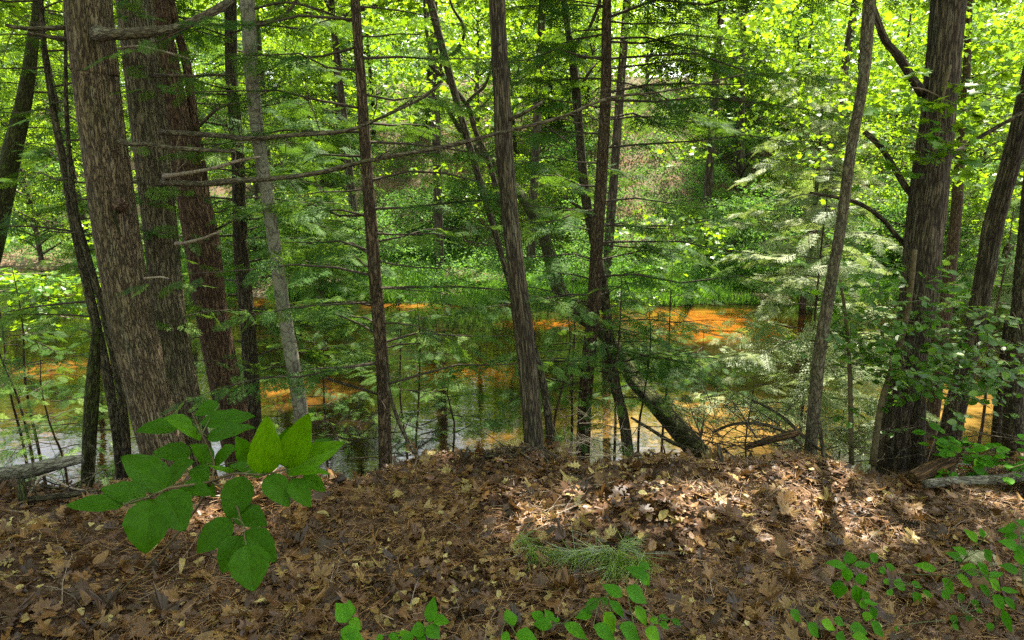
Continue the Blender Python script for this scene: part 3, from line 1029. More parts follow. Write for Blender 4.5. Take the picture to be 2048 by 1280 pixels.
def build_litter():
    # whole dead leaves
    mb = MB()
    for tm, n, lo, hi in ((MAPLE_D, 5200, .03, .092), (OAK_D, 4800, .035, .108), (OVAL_D, 6500, .025, .07), (FRAG_D, 36000, .010, .036)):
        Yp = .9 + rng.uniform(0, 1, n) ** 1.15 * 4.6
        Xp = rng.uniform(-1, 1, n) * (1.2 + .88 * Yp)
        far_ = Yp < crest(Xp) + 1.3
        Xp, Yp = Xp[far_], Yp[far_]
        n = len(Xp)
        Zp = terrain(Xp, Yp) + .012 + rng.uniform(0, 1, n) ** 2 * .028
        P = np.stack([Xp, Yp, Zp], -1)
        a = rand_dirs(n, 0) + np.stack([np.zeros(n), np.zeros(n), rng.normal(0, .16, n)], -1)
        nr = norm(np.array([0, 0, 1.]) + rng.normal(0, .33, (n, 3)))
        s = rng.uniform(lo, hi, n)
        cu = np.stack([rng.normal(0, .9, n), rng.normal(0, .4, n), rng.normal(0, .6, n)], -1)
        pale = .05 + .30 * sstep((fbm(np.stack([Xp * .9, Yp * .9, Xp * 0 + lo * 50], -1), 71, 3) - .42) / .25) * (.5 + .5 * (Xp < .8))
        rn = np.clip(np.where(rng.uniform(0, 1, n) < pale, .62 + .38 * rng.uniform(0, 1, n) ** 1.6, rng.uniform(.0, .62, n) ** 1.15), 0, 1)
        scatter(mb, tm[0], tm[1], P, a, nr, np.stack([s * rng.uniform(.8, 1.1, n), s, s], -1), rn, cu)
    tag(mb.build('leaf_litter', M['litter'], smooth=False), 'brown and tan fallen leaves covering the bank', kind='stuff')
    # fallen needles
    nb = MB()
    n = 62000
    Yp = 1.0 + rng.uniform(0, 1, n) ** 1.1 * 3.6
    Xp = rng.uniform(-1, 1, n) * (1.1 + .85 * Yp)
    clump = fbm(np.stack([Xp * 1.6, Yp * 2.2, Xp * 0], -1), 77, 3)
    ok = (clump + .10 * (Xp > 0) > .47) & (Yp < crest(Xp) + .4)
    Xp, Yp = Xp[ok], Yp[ok]
    n = len(Xp)
    P = np.stack([Xp, Yp, terrain(Xp, Yp) + .014 + rng.uniform(0, .024, n)], -1)
    a = rand_dirs(n, 0)
    a[:, 2] = rng.normal(0, .14, n)
    tv = np.array([[-.5, 0, 0], [.5, 0, 0], [.3, .5, .06], [-.3, .5, .06], [0, 1, 0]], float)
    tt = np.array([[0, 1, 2], [0, 2, 3], [3, 2, 4]])
    s = rng.uniform(.05, .11, n)
    scatter(nb, tv, tt, P, a, norm(np.array([0, -.4, 1.]) + rng.normal(0, .3, (n, 3))), np.stack([np.full(n, .0017), s, s], -1), rng.uniform(0, 1, n))
    tag(nb.build('needle_litter', M['needle_litter']), 'reddish fallen pine needles among the leaves', kind='stuff')

    tw = MB()
    for k in range(340):
        y = 1.3 + rng.uniform(0, 1) ** 1.2 * 2.3
        x = rng.uniform(-1, 1) * (1.1 + .85 * y)
        if y > crest(x) + .2:
            continue
        a = rng.uniform(0, 6.28)
        twig(tw, [x, y, gz(x, y) + .03], [math.cos(a), math.sin(a), rng.uniform(-.06, .1)], rng.uniform(.06, .26), rng.uniform(.0010, .0028), int(rng.uniform(0, 1) < .3), .22, 2)
    tag(tw.build('twig_litter', M['dead_wood']), 'small dead twigs strewn through the fallen leaves', kind='stuff')


build_litter()

# ================================================================== NEAR TREES
def tree(label, cat, rows, Y, name, group=None):
    p = at(rows[-1][0], rows[-1][1], rows[-1][3] if len(rows[-1]) > 3 else Y)
    return thing(name, label, cat, (p[0], p[1], gz(p[0], p[1])), group)


# --- thick pine, front of the left pair
T4r = [(174, -20, 86), (191, 150, 84), (210, 300, 83), (234, 470, 83), (263, 640, 84), (298, 790, 82), (326, 900, 84)]
T4 = tree('thickest pine trunk of the left group, with a knot and bare branches', 'tree', T4r, 3.9, 'pine_tree')
near_trunk(T4, T4r, 3.9, M['pine_bark'], 13, 64, .035, 12, 1.25, 4, .03)
branch_part(T4, [(196, 66, 34, 3.78), (222, 69, 26, 3.7), (262, 67, 22, 3.66), (300, 64, 20, 3.66), (350, 58, 18, 3.7), (400, 36, 17, 3.75), (445, 12, 16, 3.8), (490, -25, 13, 3.9)], 3.7, M['branch_bark'], 14)
branch_part(T4, [(150, 55, 11, 3.9), (100, 56, 10, 3.9), (50, 57, 9, 3.85), (10, 50, 7, 3.8)], 3.9, M['branch_bark'], twigs=4)
branch_part(T4, [(150, 78, 10, 3.95), (118, 78, 9, 3.95), (85, 70, 7, 3.95), (55, 66, 5, 3.95)], 3.9, M['branch_bark'], twigs=3)
branch_part(T4, [(240, 283, 14, 3.80), (258, 288, 10, 3.75), (295, 288, 9, 3.72), (345, 296, 9, 3.72), (410, 300, 9, 3.76), (470, 304, 5, 3.8)], 3.75, M['branch_bark'], twigs=3)
branch_part(T4, [(290, 557, 7, 3.8), (305, 555, 4, 3.75), (322, 554, 4, 3.72), (338, 557, 2, 3.7)], 3.8, M['dead_wood'])
kb = MB()
kp = px_path([(238, 410, 30, 3.82), (243, 410, 26, 3.755), (245, 411, 14, 3.735)], 3.8)
tube(kb, kp, 14, .01, .18, 40, 3)
kb.build('knot', M['pine_bark_red'], T4)
sb = MB()
tube(sb, px_path([(232, 408, 6, 3.77), (231, 430, 7, 3.765), (236, 455, 6, 3.77), (243, 474, 3, 3.775)], 3.77), 6, .02, .2, 40, 8)
sb.build('lichen_strand', M['mossy_bark'], T4)

T5r = [(267, -20, 68), (286, 150, 67), (303, 300, 66), (323, 480, 63), (340, 640, 60), (363, 760, 58), (386, 880, 62)]
T5 = tree('second pine of the left pair, just behind the thickest trunk, long bare boughs', 'tree', T5r, 4.3, 'pine_tree')
near_trunk(T5, T5r, 4.6, M['pine_bark_gray'], 13, 56, .035, 12, 1.25, 14, .03)
branch_part(T5, [(322, 265, 14, 4.15), (350, 266, 11, 4.1), (420, 270, 10, 4.0), (500, 277, 10, 3.8), (590, 270, 9, 3.7), (690, 262, 8, 3.65), (760, 236, 6, 3.62), (850, 193, 5, 3.6), (885, 163, 3, 3.6)], 4, M['branch_bark'], twigs=9, tw_len=.4)
branch_part(T5, [(326, 365, 16, 4.15), (350, 366, 13, 4.08), (400, 368, 12, 3.95), (470, 362, 12, 3.75), (560, 356, 10, 3.6), (640, 345, 10, 3.5), (720, 325, 9, 3.4), (800, 310, 9, 3.36), (900, 291, 8, 3.32), (1010, 263, 7, 3.3), (1120, 235, 6, 3.3), (1220, 196, 5, 3.3), (1340, 181, 4, 3.3), (1490, 148, 3, 3.3)], 4, M['branch_bark'], twigs=14, tw_len=.42)
branch_part(T5, [(330, 353, 12, 4.12), (352, 350, 9, 4.05), (420, 338, 7, 3.95), (480, 321, 6, 3.9), (521, 313, 4, 3.88)], 4, M['dead_wood'], twigs=2)
branch_part(T5, [(236, 97, 5, 4.1), (280, 93, 5, 4.05), (345, 108, 4, 4.0), (392, 122, 2, 4.0)], 4, M['dead_wood'])
branch_part(T5, [(352, 488, 10, 4.2), (375, 485, 7, 4.15), (405, 477, 6, 4.1), (442, 462, 4, 4.05)], 4.1, M['dead_wood'])
branch_part(T5, [(310, 151, 8, 4.2), (340, 151, 7, 4.15), (390, 152, 6, 4.1), (445, 149, 5, 4.1), (560, 150, 3, 4.1)], 4.1, M['branch_bark'], twigs=4)

T6r = [(305, -20, 52), (324, 100, 55), (362, 300, 57), (398, 450, 66), (426, 640, 61), (458, 800, 61), (475, 880, 64)]
T6 = tree('reddish pine behind the left pair, with a second thinner stem', 'tree', T6r, 5.2, 'pine_tree')
near_trunk(T6, T6r, 5.2, M['pine_bark_red'], 13, 48, .05, 12, 1.2, 24, .04)
branch_part(T6, [(420, 480, 24, 5.3), (415, 430, 20, 5.3), (402, 330, 18, 5.3), (388, 240, 18, 5.3), (373, 130, 17, 5.3), (352, 50, 15, 5.3), (335, -40, 14, 5.3)], 5.3, M['pine_bark_red'], 14, name='second_stem')
branch_part(T6, [(390, 260, 8, 5.2), (440, 215, 6, 5.1), (500, 200, 4, 5.0), (560, 170, 2, 5.0)], 5.2, M['branch_bark'], twigs=6)
branch_part(T6, [(430, 460, 5, 5.2), (470, 440, 4, 5.1), (520, 425, 2, 5.1)], 5.2, M['branch_bark'], twigs=4)

T7r = [(460, -20, 24), (463, 150, 24), (475, 300, 25), (482, 500, 28), (495, 640, 29), (508, 840, 30), (513, 900, 32)]
T7 = tree('dark straight trunk between the reddish pine and the smooth gray trunk', 'tree', T7r, 5.6, 'hemlock_tree')
near_trunk(T7, T7r, 5.6, M['dark_bark'], 11, 28, .05, 14, 1.3, 34, .05)

T8r = [(493, -20, 28), (503, 150, 26), (520, 300, 26), (543, 450, 25), (566, 610, 26), (588, 740, 28), (604, 840, 29), (611, 905, 32)]
T8 = tree('slender smooth gray trunk leaning left, mottled with lichen', 'tree', T8r, 4.1, 'beech_tree')
near_trunk(T8, T8r, 4.1, M['smooth_bark'], 10, 32, .03, 9, 1.25, 44, .04)
branch_part(T8, [(506, 48, 10, 4.1), (540, 42, 9, 4.05), (575, 25, 7, 4.0), (600, -10, 5, 4.0)], 4, M['branch_bark'], twigs=5)
branch_part(T8, [(500, 20, 5, 4.1), (570, 5, 5, 4.1), (640, 20, 4, 4.1), (700, 45, 2, 4.1)], 4, M['dark_twig'], twigs=8, tw_len=.35)

T9r = [(709, -20, 19), (721, 150, 20), (731, 300, 22), (742, 450, 24), (754, 600, 26), (765, 740, 26), (770, 890, 26)]
T9 = tree('straight slim hemlock trunk standing left of the furrowed oak', 'tree', T9r, 3.95, 'hemlock_tree')
near_trunk(T9, T9r, 3.95, M['hemlock_bark'], 10, 32, .05, 14, 1.3, 54, .04)

T10r = [(993, -20, 34), (1002, 150, 35), (1009, 300, 35), (1022, 450, 34), (1040, 600, 38), (1056, 740, 39), (1067, 880, 40), (1069, 925, 48)]
T10 = tree('furrowed oak trunk in the middle of the bank, with one short stub', 'tree', T10r, 3.7, 'oak_tree')
near_trunk(T10, T10r, 3.7, M['oak_bark'], 12, 48, .07, 16, 1.35, 64, .03)
branch_part(T10, [(1015, 240, 10, 3.68), (1032, 234, 8, 3.66), (1060, 219, 7, 3.6), (1085, 204, 6, 3.58)], 3.6, M['branch_bark'], name='branch_stub')

T10b = [(1000, 500, 12), (1040, 620, 13), (1068, 700, 14), (1085, 760, 15), (1096, 830, 16), (1102, 900, 18)]
T10s = tree('thin dark trunk hidden behind the furrowed oak', 'tree', T10b, 4.5, 'young_tree')
near_trunk(T10s, T10b, 4.5, M['dark_bark'], 6.0, 16, .05, 14, 1.2, 65, .06)

T12r = [(1214, -20, 18), (1213, 40, 19), (1211, 200, 22), (1200, 400, 24), (1193, 500, 25), (1187, 620, 28), (1179, 700, 27), (1170, 800, 27), (1168, 850, 28)]
T12 = tree('tall hemlock with layered boughs right of the furrowed oak', 'tree', T12r, 6.2, 'hemlock_tree')
near_trunk(T12, T12r, 6.2, M['hemlock_bark'], 13, 32, .05, 14, 1.2, 74, .05)

T13r = [(1125, -20, 11, 7.0), (1141, 90, 15, 6.9), (1152, 180, 18, 6.8), (1160, 280, 18, 6.7), (1172, 400, 19, 6.6), (1190, 490, 18, 6.6), (1206, 560, 17, 6.5), (1216, 650, 19, 6.3), (1231, 770, 20, 6.0), (1246, 830, 21, 5.8), (1257, 910, 24, 5.6)]
T13 = tree('curved dark trunk crossing behind the tall layered hemlock', 'tree', T13r, 6, 'birch_tree')
near_trunk(T13, T13r, 6, M['dark_bark'], 9, 20, .06, 14, 1.2, 84, .06)
branch_part(T13, [(1145, 90, 9, 6.9), (1170, 70, 8, 6.9), (1190, 30, 7, 6.9), (1205, -15, 5, 6.9)], 6.9, M['dark_twig'])
branch_part(T13, [(1163, 175, 8, 6.8), (1175, 150, 6, 6.8), (1190, 130, 4, 6.8)], 6.8, M['dark_twig'], twigs=3)
branch_part(T13, [(1172, 430, 8, 6.6), (1160, 415, 6, 6.55), (1142, 405, 4, 6.5)], 6.6, M['dark_twig'], twigs=3)

# leaning mossy tree over the river
T11r = [(883, 200, 7.6, 9.0), (912, 246, 10.1, 8.9), (932, 277, 11.8, 8.8), (975, 318, 14.3, 8.6), (1010, 352, 18.5, 8.4), (1040, 388, 21.0, 8.2), (1066, 428, 22.7, 8.0), (1089, 477, 24.4, 7.9), (1103, 526, 26.9, 7.8),
        (1122, 587, 30.2, 7.6), (1157, 627, 31.1, 7.4), (1205, 665, 25.5, 7.2), (1240, 710, 26.9, 7.0), (1265, 755, 30.9, 6.8), (1300, 795, 35.0, 6.5), (1345, 845, 39.0, 6.2), (1392, 900, 44.3, 6.0)]
T11 = tree('mossy tree leaning far out over the river with forked limbs', 'tree', T11r, 6.2, 'leaning_tree')
near_trunk(T11, T11r, 6.2, M['mossy_bark'], 0, 28, .09, 9, 1.2, 94, .06)
branch_part(T11, [(1030, 452, 13.1, 8.1), (1003, 418, 11.5, 8.15), (984, 345, 10.7, 8.2), (964, 291, 11.5, 8.2), (949, 257, 10.7, 8.2), (940, 222, 10.7, 8.2), (931, 205, 10.7, 8.2), (907, 176, 9.8, 8.2), (888, 153, 9.8, 8.2), (871, 142, 8.2, 8.2), (858, 124, 7.4, 8.2), (862, 105, 7.4, 8.2), (852, 55, 6.6, 8.2), (848, -20, 5.7, 8.2)], 8.2, M['dark_bark'], 12, name='limb')
branch_part(T11, [(888, 153, 9.0, 8.2), (881, 137, 8.2, 8.2), (888, 119, 8.2, 8.2), (912, 103, 7.4, 8.2), (926, 78, 6.6, 8.2), (926, 50, 6.6, 8.2), (905, 15, 5.7, 8.2), (895, -20, 4.9, 8.2)], 8.2, M['dark_bark'], 10, name='limb')
branch_part(T11, [(934, 206, 8.2, 8.2), (950, 189, 7.4, 8.2), (969, 172, 6.6, 8.2), (980, 143, 4.9, 8.2), (984, 115, 3.3, 8.2)], 8.2, M['dark_bark'], 9, name='limb')
branch_part(T11, [(887, 158, 5.7, 8.2), (850, 190, 5.7, 8.1), (800, 215, 4.9, 8.0), (740, 245, 3.3, 8.0)], 8.2, M['dark_bark'], 8, name='limb')
fb = MB()
for (px, py, yy, rx, n) in ((850, 60, 8.6, 1.0, 10), (900, 150, 8.6, .9, 8), (780, 130, 8.8, .9, 9), (960, 90, 8.8, .8, 8), (820, 240, 8.4, .8, 7), (930, 20, 8.6, .9, 8), (1080, 110, 9.5, .8, 7), (1120, 60, 9.5, .9, 7), (1060, 200, 9.5, .7, 6), (760, 40, 9.0, .9, 7), (860, -120, 8.6, 1.4, 14), (930, 320, 9.0, .5, 4), (1100, 190, 9.8, .7, 5), (1310, 450, 10.5, .6, 8), (1345, 505, 10.5, .5, 7), (1280, 540, 10.3, .4, 5), (1390, 470, 11, .5, 5)):
    c = at(px, py, yy)
    C = c + rng.normal(0, 1, (n, 3)) * np.array([rx * .6, rx * .6, .35])
    leaf_cluster(fb, C[:max(3, int(n * .7))], 36, .40, .07, .08, MAPLE, tilt=.5, cull=False)
fb.build('crown', M['maple'], T11)

T14r = [(1741, -20, 25), (1728, 150, 21), (1702, 300, 21), (1682, 450, 21), (1656, 600, 22), (1640, 700, 24), (1630, 800, 24), (1622, 890, 24), (1620, 925, 30)]
T14 = tree('slim bare trunk leaning right, beside the thick double-footed oak', 'tree', T14r, 4.0, 'young_oak_tree')
near_trunk(T14, T14r, 4.0, M['branch_bark'], 10, 28, .05, 14, 1.25, 104, .04)

T15r = [(1900, -20, 63), (1884, 150, 63), (1868, 300, 66), (1851, 450, 69), (1836, 600, 68), (1816, 720, 66), (1798, 830, 66), (1788, 925, 76)]
T15 = tree('thick furrowed oak on the right with a double foot', 'tree', T15r, 4.7, 'oak_tree')
near_trunk(T15, T15r, 4.7, M['oak_bark'], 12, 56, .10, 14, 1.2, 114, .035)
branch_part(T15, [(1838, 690, 32, 4.75), (1838, 760, 28, 4.65), (1836, 840, 28, 4.6), (1834, 960, 34, 4.6)], 4.7, M['oak_bark'], 22, name='second_foot', rough=.08)
branch_part(T15, [(1845, 185, 20, 4.7), (1830, 165, 17, 4.65), (1795, 110, 16, 4.6), (1770, 80, 14, 4.55), (1745, 10, 12, 4.5)], 4.7, M['oak_bark'], 12)
branch_part(T15, [(1835, 400, 15, 4.75), (1812, 375, 13, 4.75), (1790, 338, 12, 4.75), (1762, 295, 11, 4.75), (1730, 264, 10, 4.75)], 4.7, M['dark_bark'], 10, twigs=3)
branch_part(T15, [(1815, 495, 11, 4.8), (1795, 474, 10, 4.8), (1760, 434, 9, 4.8), (1710, 404, 8, 4.8), (1620, 385, 5, 4.8)], 4.7, M['dark_bark'], 10, twigs=4)
branch_part(T15, [(1890, 325, 12, 4.7), (1915, 303, 10, 4.75), (1950, 280, 9, 4.8), (2050, 222, 7, 4.8)], 4.7, M['dark_bark'], 10, twigs=3)

T16r = [(2062, 150, 34), (2028, 300, 35), (1987, 450, 36), (1968, 560, 35), (1950, 650, 36), (1915, 800, 38), (1893, 890, 46)]
T16 = tree('oak trunk leaning right at the edge, behind the thick double-footed oak', 'tree', T16r, 5.2, 'oak_tree')
near_trunk(T16, T16r, 5.2, M['oak_bark'], 11, 36, .08, 14, 1.25, 124, .045)

T17r = [(1938, 20, 12), (1934, 130, 14), (1926, 250, 17), (1918, 340, 19), (1912, 430, 21), (1900, 540, 23), (1888, 640, 25)]
T17 = tree('sunlit slender trunk far behind, between the two leaning oaks', 'tree', T17r, 9.5, 'maple_tree')
near_trunk(T17, T17r, 9.5, M['hemlock_bark'], 8.5, 20, .06, 12, 1.2, 134, .08)
fb = MB()
for (px, py, yy, rx, n) in ((1600, 60, 9.0, 1.3, 24), (1500, 110, 9.5, .9, 12), (1660, 160, 9.0, 1.0, 18), (1560, 190, 9.2, .8, 12), (1780, 40, 8.5, 1.0, 14), (1980, 60, 8.5, 1.0, 16), (2000, 200, 8.0, 1.0, 14), (1960, 330, 8.5, .8, 9), (1790, 210, 8.6, .9, 12), (1640, 270, 9.6, .6, 6),
                            (1600, -160, 9.0, 2.0, 30), (1900, -150, 9.0, 2.0, 26), (2000, 430, 8.5, .6, 6), (1760, 330, 8.8, .7, 7)):
    c = at(px, py, yy)
    C = c + rng.normal(0, 1, (n, 3)) * np.array([rx * .65, rx * .6, .38])
    leaf_cluster(fb, C[:max(3, int(n * .66))], 42, .42, .07, .08, MAPLE, tilt=.5, cull=False)
fb.build('crown', M['maple'], T17)

T18r = [(2052, 480, 30), (2040, 620, 31), (2030, 740, 33), (2026, 880, 40)]
T18 = tree('dark trunk at the right edge above the gray log', 'tree', T18r, 5.0, 'oak_tree')
near_trunk(T18, T18r, 5.0, M['dark_bark'], 8, 28, .08, 14, 1.2, 144, .05)
branch_part(T18, [(1992, 900, 20, 5.2), (1996, 820, 16, 5.2), (2004, 740, 14, 5.2), (2015, 640, 12, 5.2)], 5.2, M['dark_bark'], 12, name='second_stem')

T1r = [(78, -20, 18), (65, 90, 22), (55, 160, 26), (42, 230, 30), (25, 300, 34), (8, 380, 40), (-10, 450, 44), (-40, 560, 50)]
T1 = tree('moss-covered trunk leaning right at the far left edge', 'tree', T1r, 8.5, 'mossy_tree')
near_trunk(T1, T1r, 8.5, M['mossy_bark'], 9, 24, .08, 10, 1.2, 154, .08)

T2r = [(80, -20, 9), (88, 90, 11), (112, 250, 13), (130, 340, 16), (147, 440, 18), (168, 540, 18), (190, 640, 18), (212, 740, 18), (231, 850, 18), (241, 945, 18)]
T2 = tree('thin dark trunk left of the thickest pine', 'tree', T2r, 4.4, 'hemlock_tree')
near_trunk(T2, T2r, 4.4, M['dark_bark'], 7, 18, .05, 14, 1.2, 164, .05)
T3r = [(128, -20, 5), (131, 80, 6), (132, 200, 8), (138, 300, 9), (150, 420, 12), (172, 500, 12), (201, 600, 13), (213, 650, 14), (234, 740, 15), (250, 850, 16), (254, 920, 17)]
T3 = tree('thinner pole tight beside the thickest pine on its left', 'tree', T3r, 4.25, 'hemlock_tree')
near_trunk(T3, T3r, 4.25, M['dark_bark'], 6, 14, .05, 14, 1.2, 174, .05)
T3br = [(193, 655, 14), (189, 710, 20), (184, 790, 26), (179, 880, 25), (175, 975, 24)]
T3b = tree('short crooked mossy trunk above the left fallen log', 'tree', T3br, 4.1, 'mossy_tree')
near_trunk(T3b, T3br, 4.1, M['mossy_bark'], .9, 20, .10, 14, 1.2, 184, .04)

def roots(tree_, rows, Y, n, mat, reach=.55, seed=0):
    px, py, w = rows[-1][:3]
    yy = rows[-1][3] if len(rows[-1]) > 3 else Y
    p = at(px, py, yy)
    r = w / 2 / F * yy
    rr = random.Random(seed)
    for k in range(n):
        a = math.pi + math.pi * (k + rr.uniform(.1, .9)) / n      # towards the open bank
        pts = []
        for u in (0, .3, .65, 1.0):
            d = r * .55 + reach * u * rr.uniform(.85, 1.1)
            aa = a + rr.uniform(-.25, .25) * u
            x, y = p[0] + math.cos(aa) * d, p[1] + math.sin(aa) * d
            z = gz(x, y)
            pts.append([x, y, max(z + .012 - .03 * u, min(p[2] + .06, z + .16)) if u == 0 else z + .02 - .035 * u, r * (.42 - .34 * u)])
        mb = MB()
        tube(mb, pts, 10, .03, .15, 14, k)
        mb.build('root', mat, tree_)


for a_ in ((T4, T4r, 3.9, 4, M['pine_bark'], .6, 1), (T9, T9r, 3.95, 3, M['hemlock_bark'], .4, 2), (T10, T10r, 3.7, 4, M['oak_bark'], .55, 3), (T14, T14r, 4.0, 3, M['branch_bark'], .4, 4), (T15, T15r, 4.7, 4, M['oak_bark'], .7, 5), (T8, T8r, 4.1, 3, M['smooth_bark'], .4, 6)):
    roots(*a_)

# --- high crowns of these trees (above the picture, they shade the bank)
for t_, c, rad, n, k in (
        (T4, (-3.4, 6.0, 9.5), (2.8, 3.0, 2.6), 120, 'n'), (T5, (-2.2, 7.4, 10.0), (2.8, 3.0, 2.6), 120, 'n'), (T6, (-3.6, 9.0, 9.0), (2.8, 2.8, 2.6), 110, 'n'),
        (T7, (-1.9, 8.6, 8.0), (2.0, 2.4, 2.4), 70, 'n'), (T9, (-.6, 5.8, 8.0), (2.0, 2.4, 2.4), 80, 'n'), (T12, (1.0, 8.6, 9.0), (2.4, 2.8, 2.8), 110, 'n'),
        (T8, (-1.2, 6.4, 7.4), (2.4, 2.6, 1.6), 80, 'leaf'), (T10, (.5, 6.8, 8.6), (3.2, 3.2, 2.2), 150, 'leaf'), (T15, (3.6, 7.4, 8.8), (3.4, 3.4, 2.4), 170, 'leaf'),
        (T14, (2.4, 6.2, 7.4), (2.4, 2.6, 1.6), 90, 'leaf'), (T16, (5.8, 8.4, 8.8), (3.2, 3.4, 2.4), 140, 'leaf'), (T18, (5.6, 5.8, 7.4), (2.8, 2.6, 1.8), 90, 'leaf'), (T1, (-5.8, 8.4, 8.4), (3.0, 3.0, 2.2), 120, 'leaf'),
        (T13, (2.4, 12.6, 9.6), (3.4, 3.2, 2.0), 170, 'leaf'), (T11, (-1.8, 12.8, 9.0), (3.4, 3.2, 1.8), 170, 'leaf'), (T17, (7.4, 13.2, 10.0), (3.6, 3.2, 2.0), 170, 'leaf'), (T1, (-7.4, 13.4, 9.2), (3.4, 3.2, 2.0), 150, 'leaf')):
    crown_high(t_, c, rad, n, 13 if k == 'n' else 42, .85 if k == 'n' else .17, M['hemlock'] if k == 'n' else M['maple'], .65, 'leaf' if k == 'leaf' else 'needle')


# --- hemlock boughs on the near hemlocks
def boughs(tree_, rows, Y, specs, name_w='branch_wood', rb=.5, mat='hemlock', fs=.27, dens=1.2):
    """specs: (py, side, yaw_deg, length, lift)"""
    pts = np.array(px_path(rows, Y))
    pts = pts[np.argsort(pts[:, 2])]
    wood, fol = MB(), MB()
    for (py, side, yaw, L, lift) in specs:
        # height on the trunk seen at this row
        zq = at(1024, py, np.interp(py, [r_[1] for r_ in rows], [(r_[3] if len(r_) > 3 else Y) for r_ in rows]))[2]
        p = np.array([np.interp(zq, pts[:, 2], pts[:, k]) for k in range(3)])
        p[2] = zq
        a = R(yaw)
        d = np.array([side * math.cos(a), math.sin(a), lift])
        hemlock_branch(wood, fol, p, d, L, r0=.004 + .007 * L, droop=rng.uniform(.1, .2), fs=fs, rb=rb + rng.uniform(-.15, .2), dens=dens)
    fol.merge(wood)
    fol.build('crown', [M[mat], M['dark_twig']], tree_)


def rnd_specs(py0, py1, n, lmin, lmax, lift=.12, toward=.5):
    out = []
    for k in range(n):
        py = py0 + (py1 - py0) * (k + rng.uniform(0, 1)) / n
        out.append((py, 1 if k % 2 else -1, rng.uniform(-60 * toward, 70), rng.uniform(lmin, lmax), lift + rng.uniform(-.12, .14)))
    return out


boughs(T9, T9r, 3.95, rnd_specs(-160, 780, 32, .55, 1.25, .08), fs=.29)
boughs(T12, T12r, 6.2, rnd_specs(-200, 760, 38, .8, 2.1, .10), fs=.36, dens=1.05)
boughs(T12, T12r, 6.2, [(py, 1, rng.uniform(-35, 40), rng.uniform(1.3, 2.6), rng.uniform(-.05, .12)) for py in np.linspace(-330, 240, 15)] + [(py, -1, rng.uniform(-35, 40), rng.uniform(.9, 1.6), rng.uniform(-.05, .12)) for py in np.linspace(-300, 120, 9)], fs=.40, dens=1.1, rb=.3)
boughs(T6, T6r, 5.2, [(py, 1 if k % 3 else -1, rng.uniform(5, 75), rng.uniform(.7, 1.4), rng.uniform(-.05, .12)) for k, py in enumerate(np.linspace(-160, 420, 14))], fs=.30, rb=.4)
boughs(T1, T1r, 8.5, rnd_specs(-100, 330, 14, .8, 1.8, .05), fs=.36, rb=.4)
boughs(T7, T7r, 5.6, rnd_specs(-100, 620, 26, .6, 1.6, .08), fs=.32)
boughs(T9, T9r, 3.95, [(py, 1 if k % 3 == 1 else -1, rng.uniform(-20, 75), rng.uniform(.8, 1.4), rng.uniform(-.05, .15)) for k, py in enumerate(np.linspace(430, 760, 10))], fs=.28, rb=.6)
boughs(T12, T12r, 6.2, [(py, 1 if k % 5 else -1, rng.uniform(-40, 60), rng.uniform(.9, 1.7), rng.uniform(-.1, .15)) for k, py in enumerate(np.linspace(420, 760, 11))], fs=.34, rb=.45)
boughs(T7, T7r, 5.6, [(py, 1 if k % 3 else -1, rng.uniform(-30, 60), rng.uniform(.8, 1.5), rng.uniform(-.1, .15)) for k, py in enumerate(np.linspace(400, 780, 13))], fs=.32, rb=.5)
boughs(T13, T13r, 6, [(py, 1 if k % 2 else -1, rng.uniform(-40, 50), rng.uniform(.6, 1.2), rng.uniform(-.1, .1)) for k, py in enumerate(np.linspace(600, 860, 5))], fs=.3, rb=.4)
boughs(T2, T2r, 4.4, [(py, 1 if k % 2 else -1, rng.uniform(-20, 70), rng.uniform(.6, 1.2), rng.uniform(-.1, .15)) for k, py in enumerate(np.linspace(430, 860, 11))], fs=.27, rb=.6)
boughs(T2, T2r, 4.4, rnd_specs(-120, 700, 20, .4, 1.0, .08))
boughs(T3, T3r, 4.25, rnd_specs(-60, 480, 9, .3, .8, .1))


def hemlock_sapling(px, py, Y, H, Rc, n, label, mat='hemlock', rb=.75, group='young hemlocks on the near bank', fs=.24, dens=1.35, lean=0.0, z0=None):
    p = at(px, py, Y)
    z = gz(p[0], p[1])
    base = np.array([p[0], p[1], z])
    t = thing('hemlock_sapling', label, 'young tree', base, group)
    top = np.array([p[0] + lean, p[1], p[2] + H])
    H_ = top[2] - z
    w = MB()
    jx = rng.normal(0, .035, (3, 3))
    tube(w, [[*(base - [0, 0, .15]), .008 + .0035 * H_]] + [[*(base + (top - base) * u + jx[i_]), (.008 + .0035 * H_) * (1 - .75 * u)] for i_, u in enumerate((.3, .55, .8))] + [[*top, .0012]], 8, .12, .08)
    w.build('trunk', M['hemlock_bark'], t)
    wood, fol = MB(), MB()
    zlow = max((p[2] - z) / H_ - .05, .02)
    for k in range(n):
        h = zlow + (1 - zlow) * (k + rng.uniform(0, 1)) / n
        a = k * 2.399 + rng.uniform(-.4, .4)
        L = Rc * (1 - .65 * (h - zlow) / (1 - zlow)) * rng.uniform(.7, 1.15)
        q = base + (top - base) * h
        hemlock_branch(wood, fol, q, [math.cos(a), math.sin(a), .08], L, r0=.004 + .004 * L, droop=rng.uniform(.12, .3), fs=fs, rb=rb * .7, dens=dens)
    fol.merge(wood)
    fol.build('crown', [M[mat], M['dark_twig']], t)
    return t


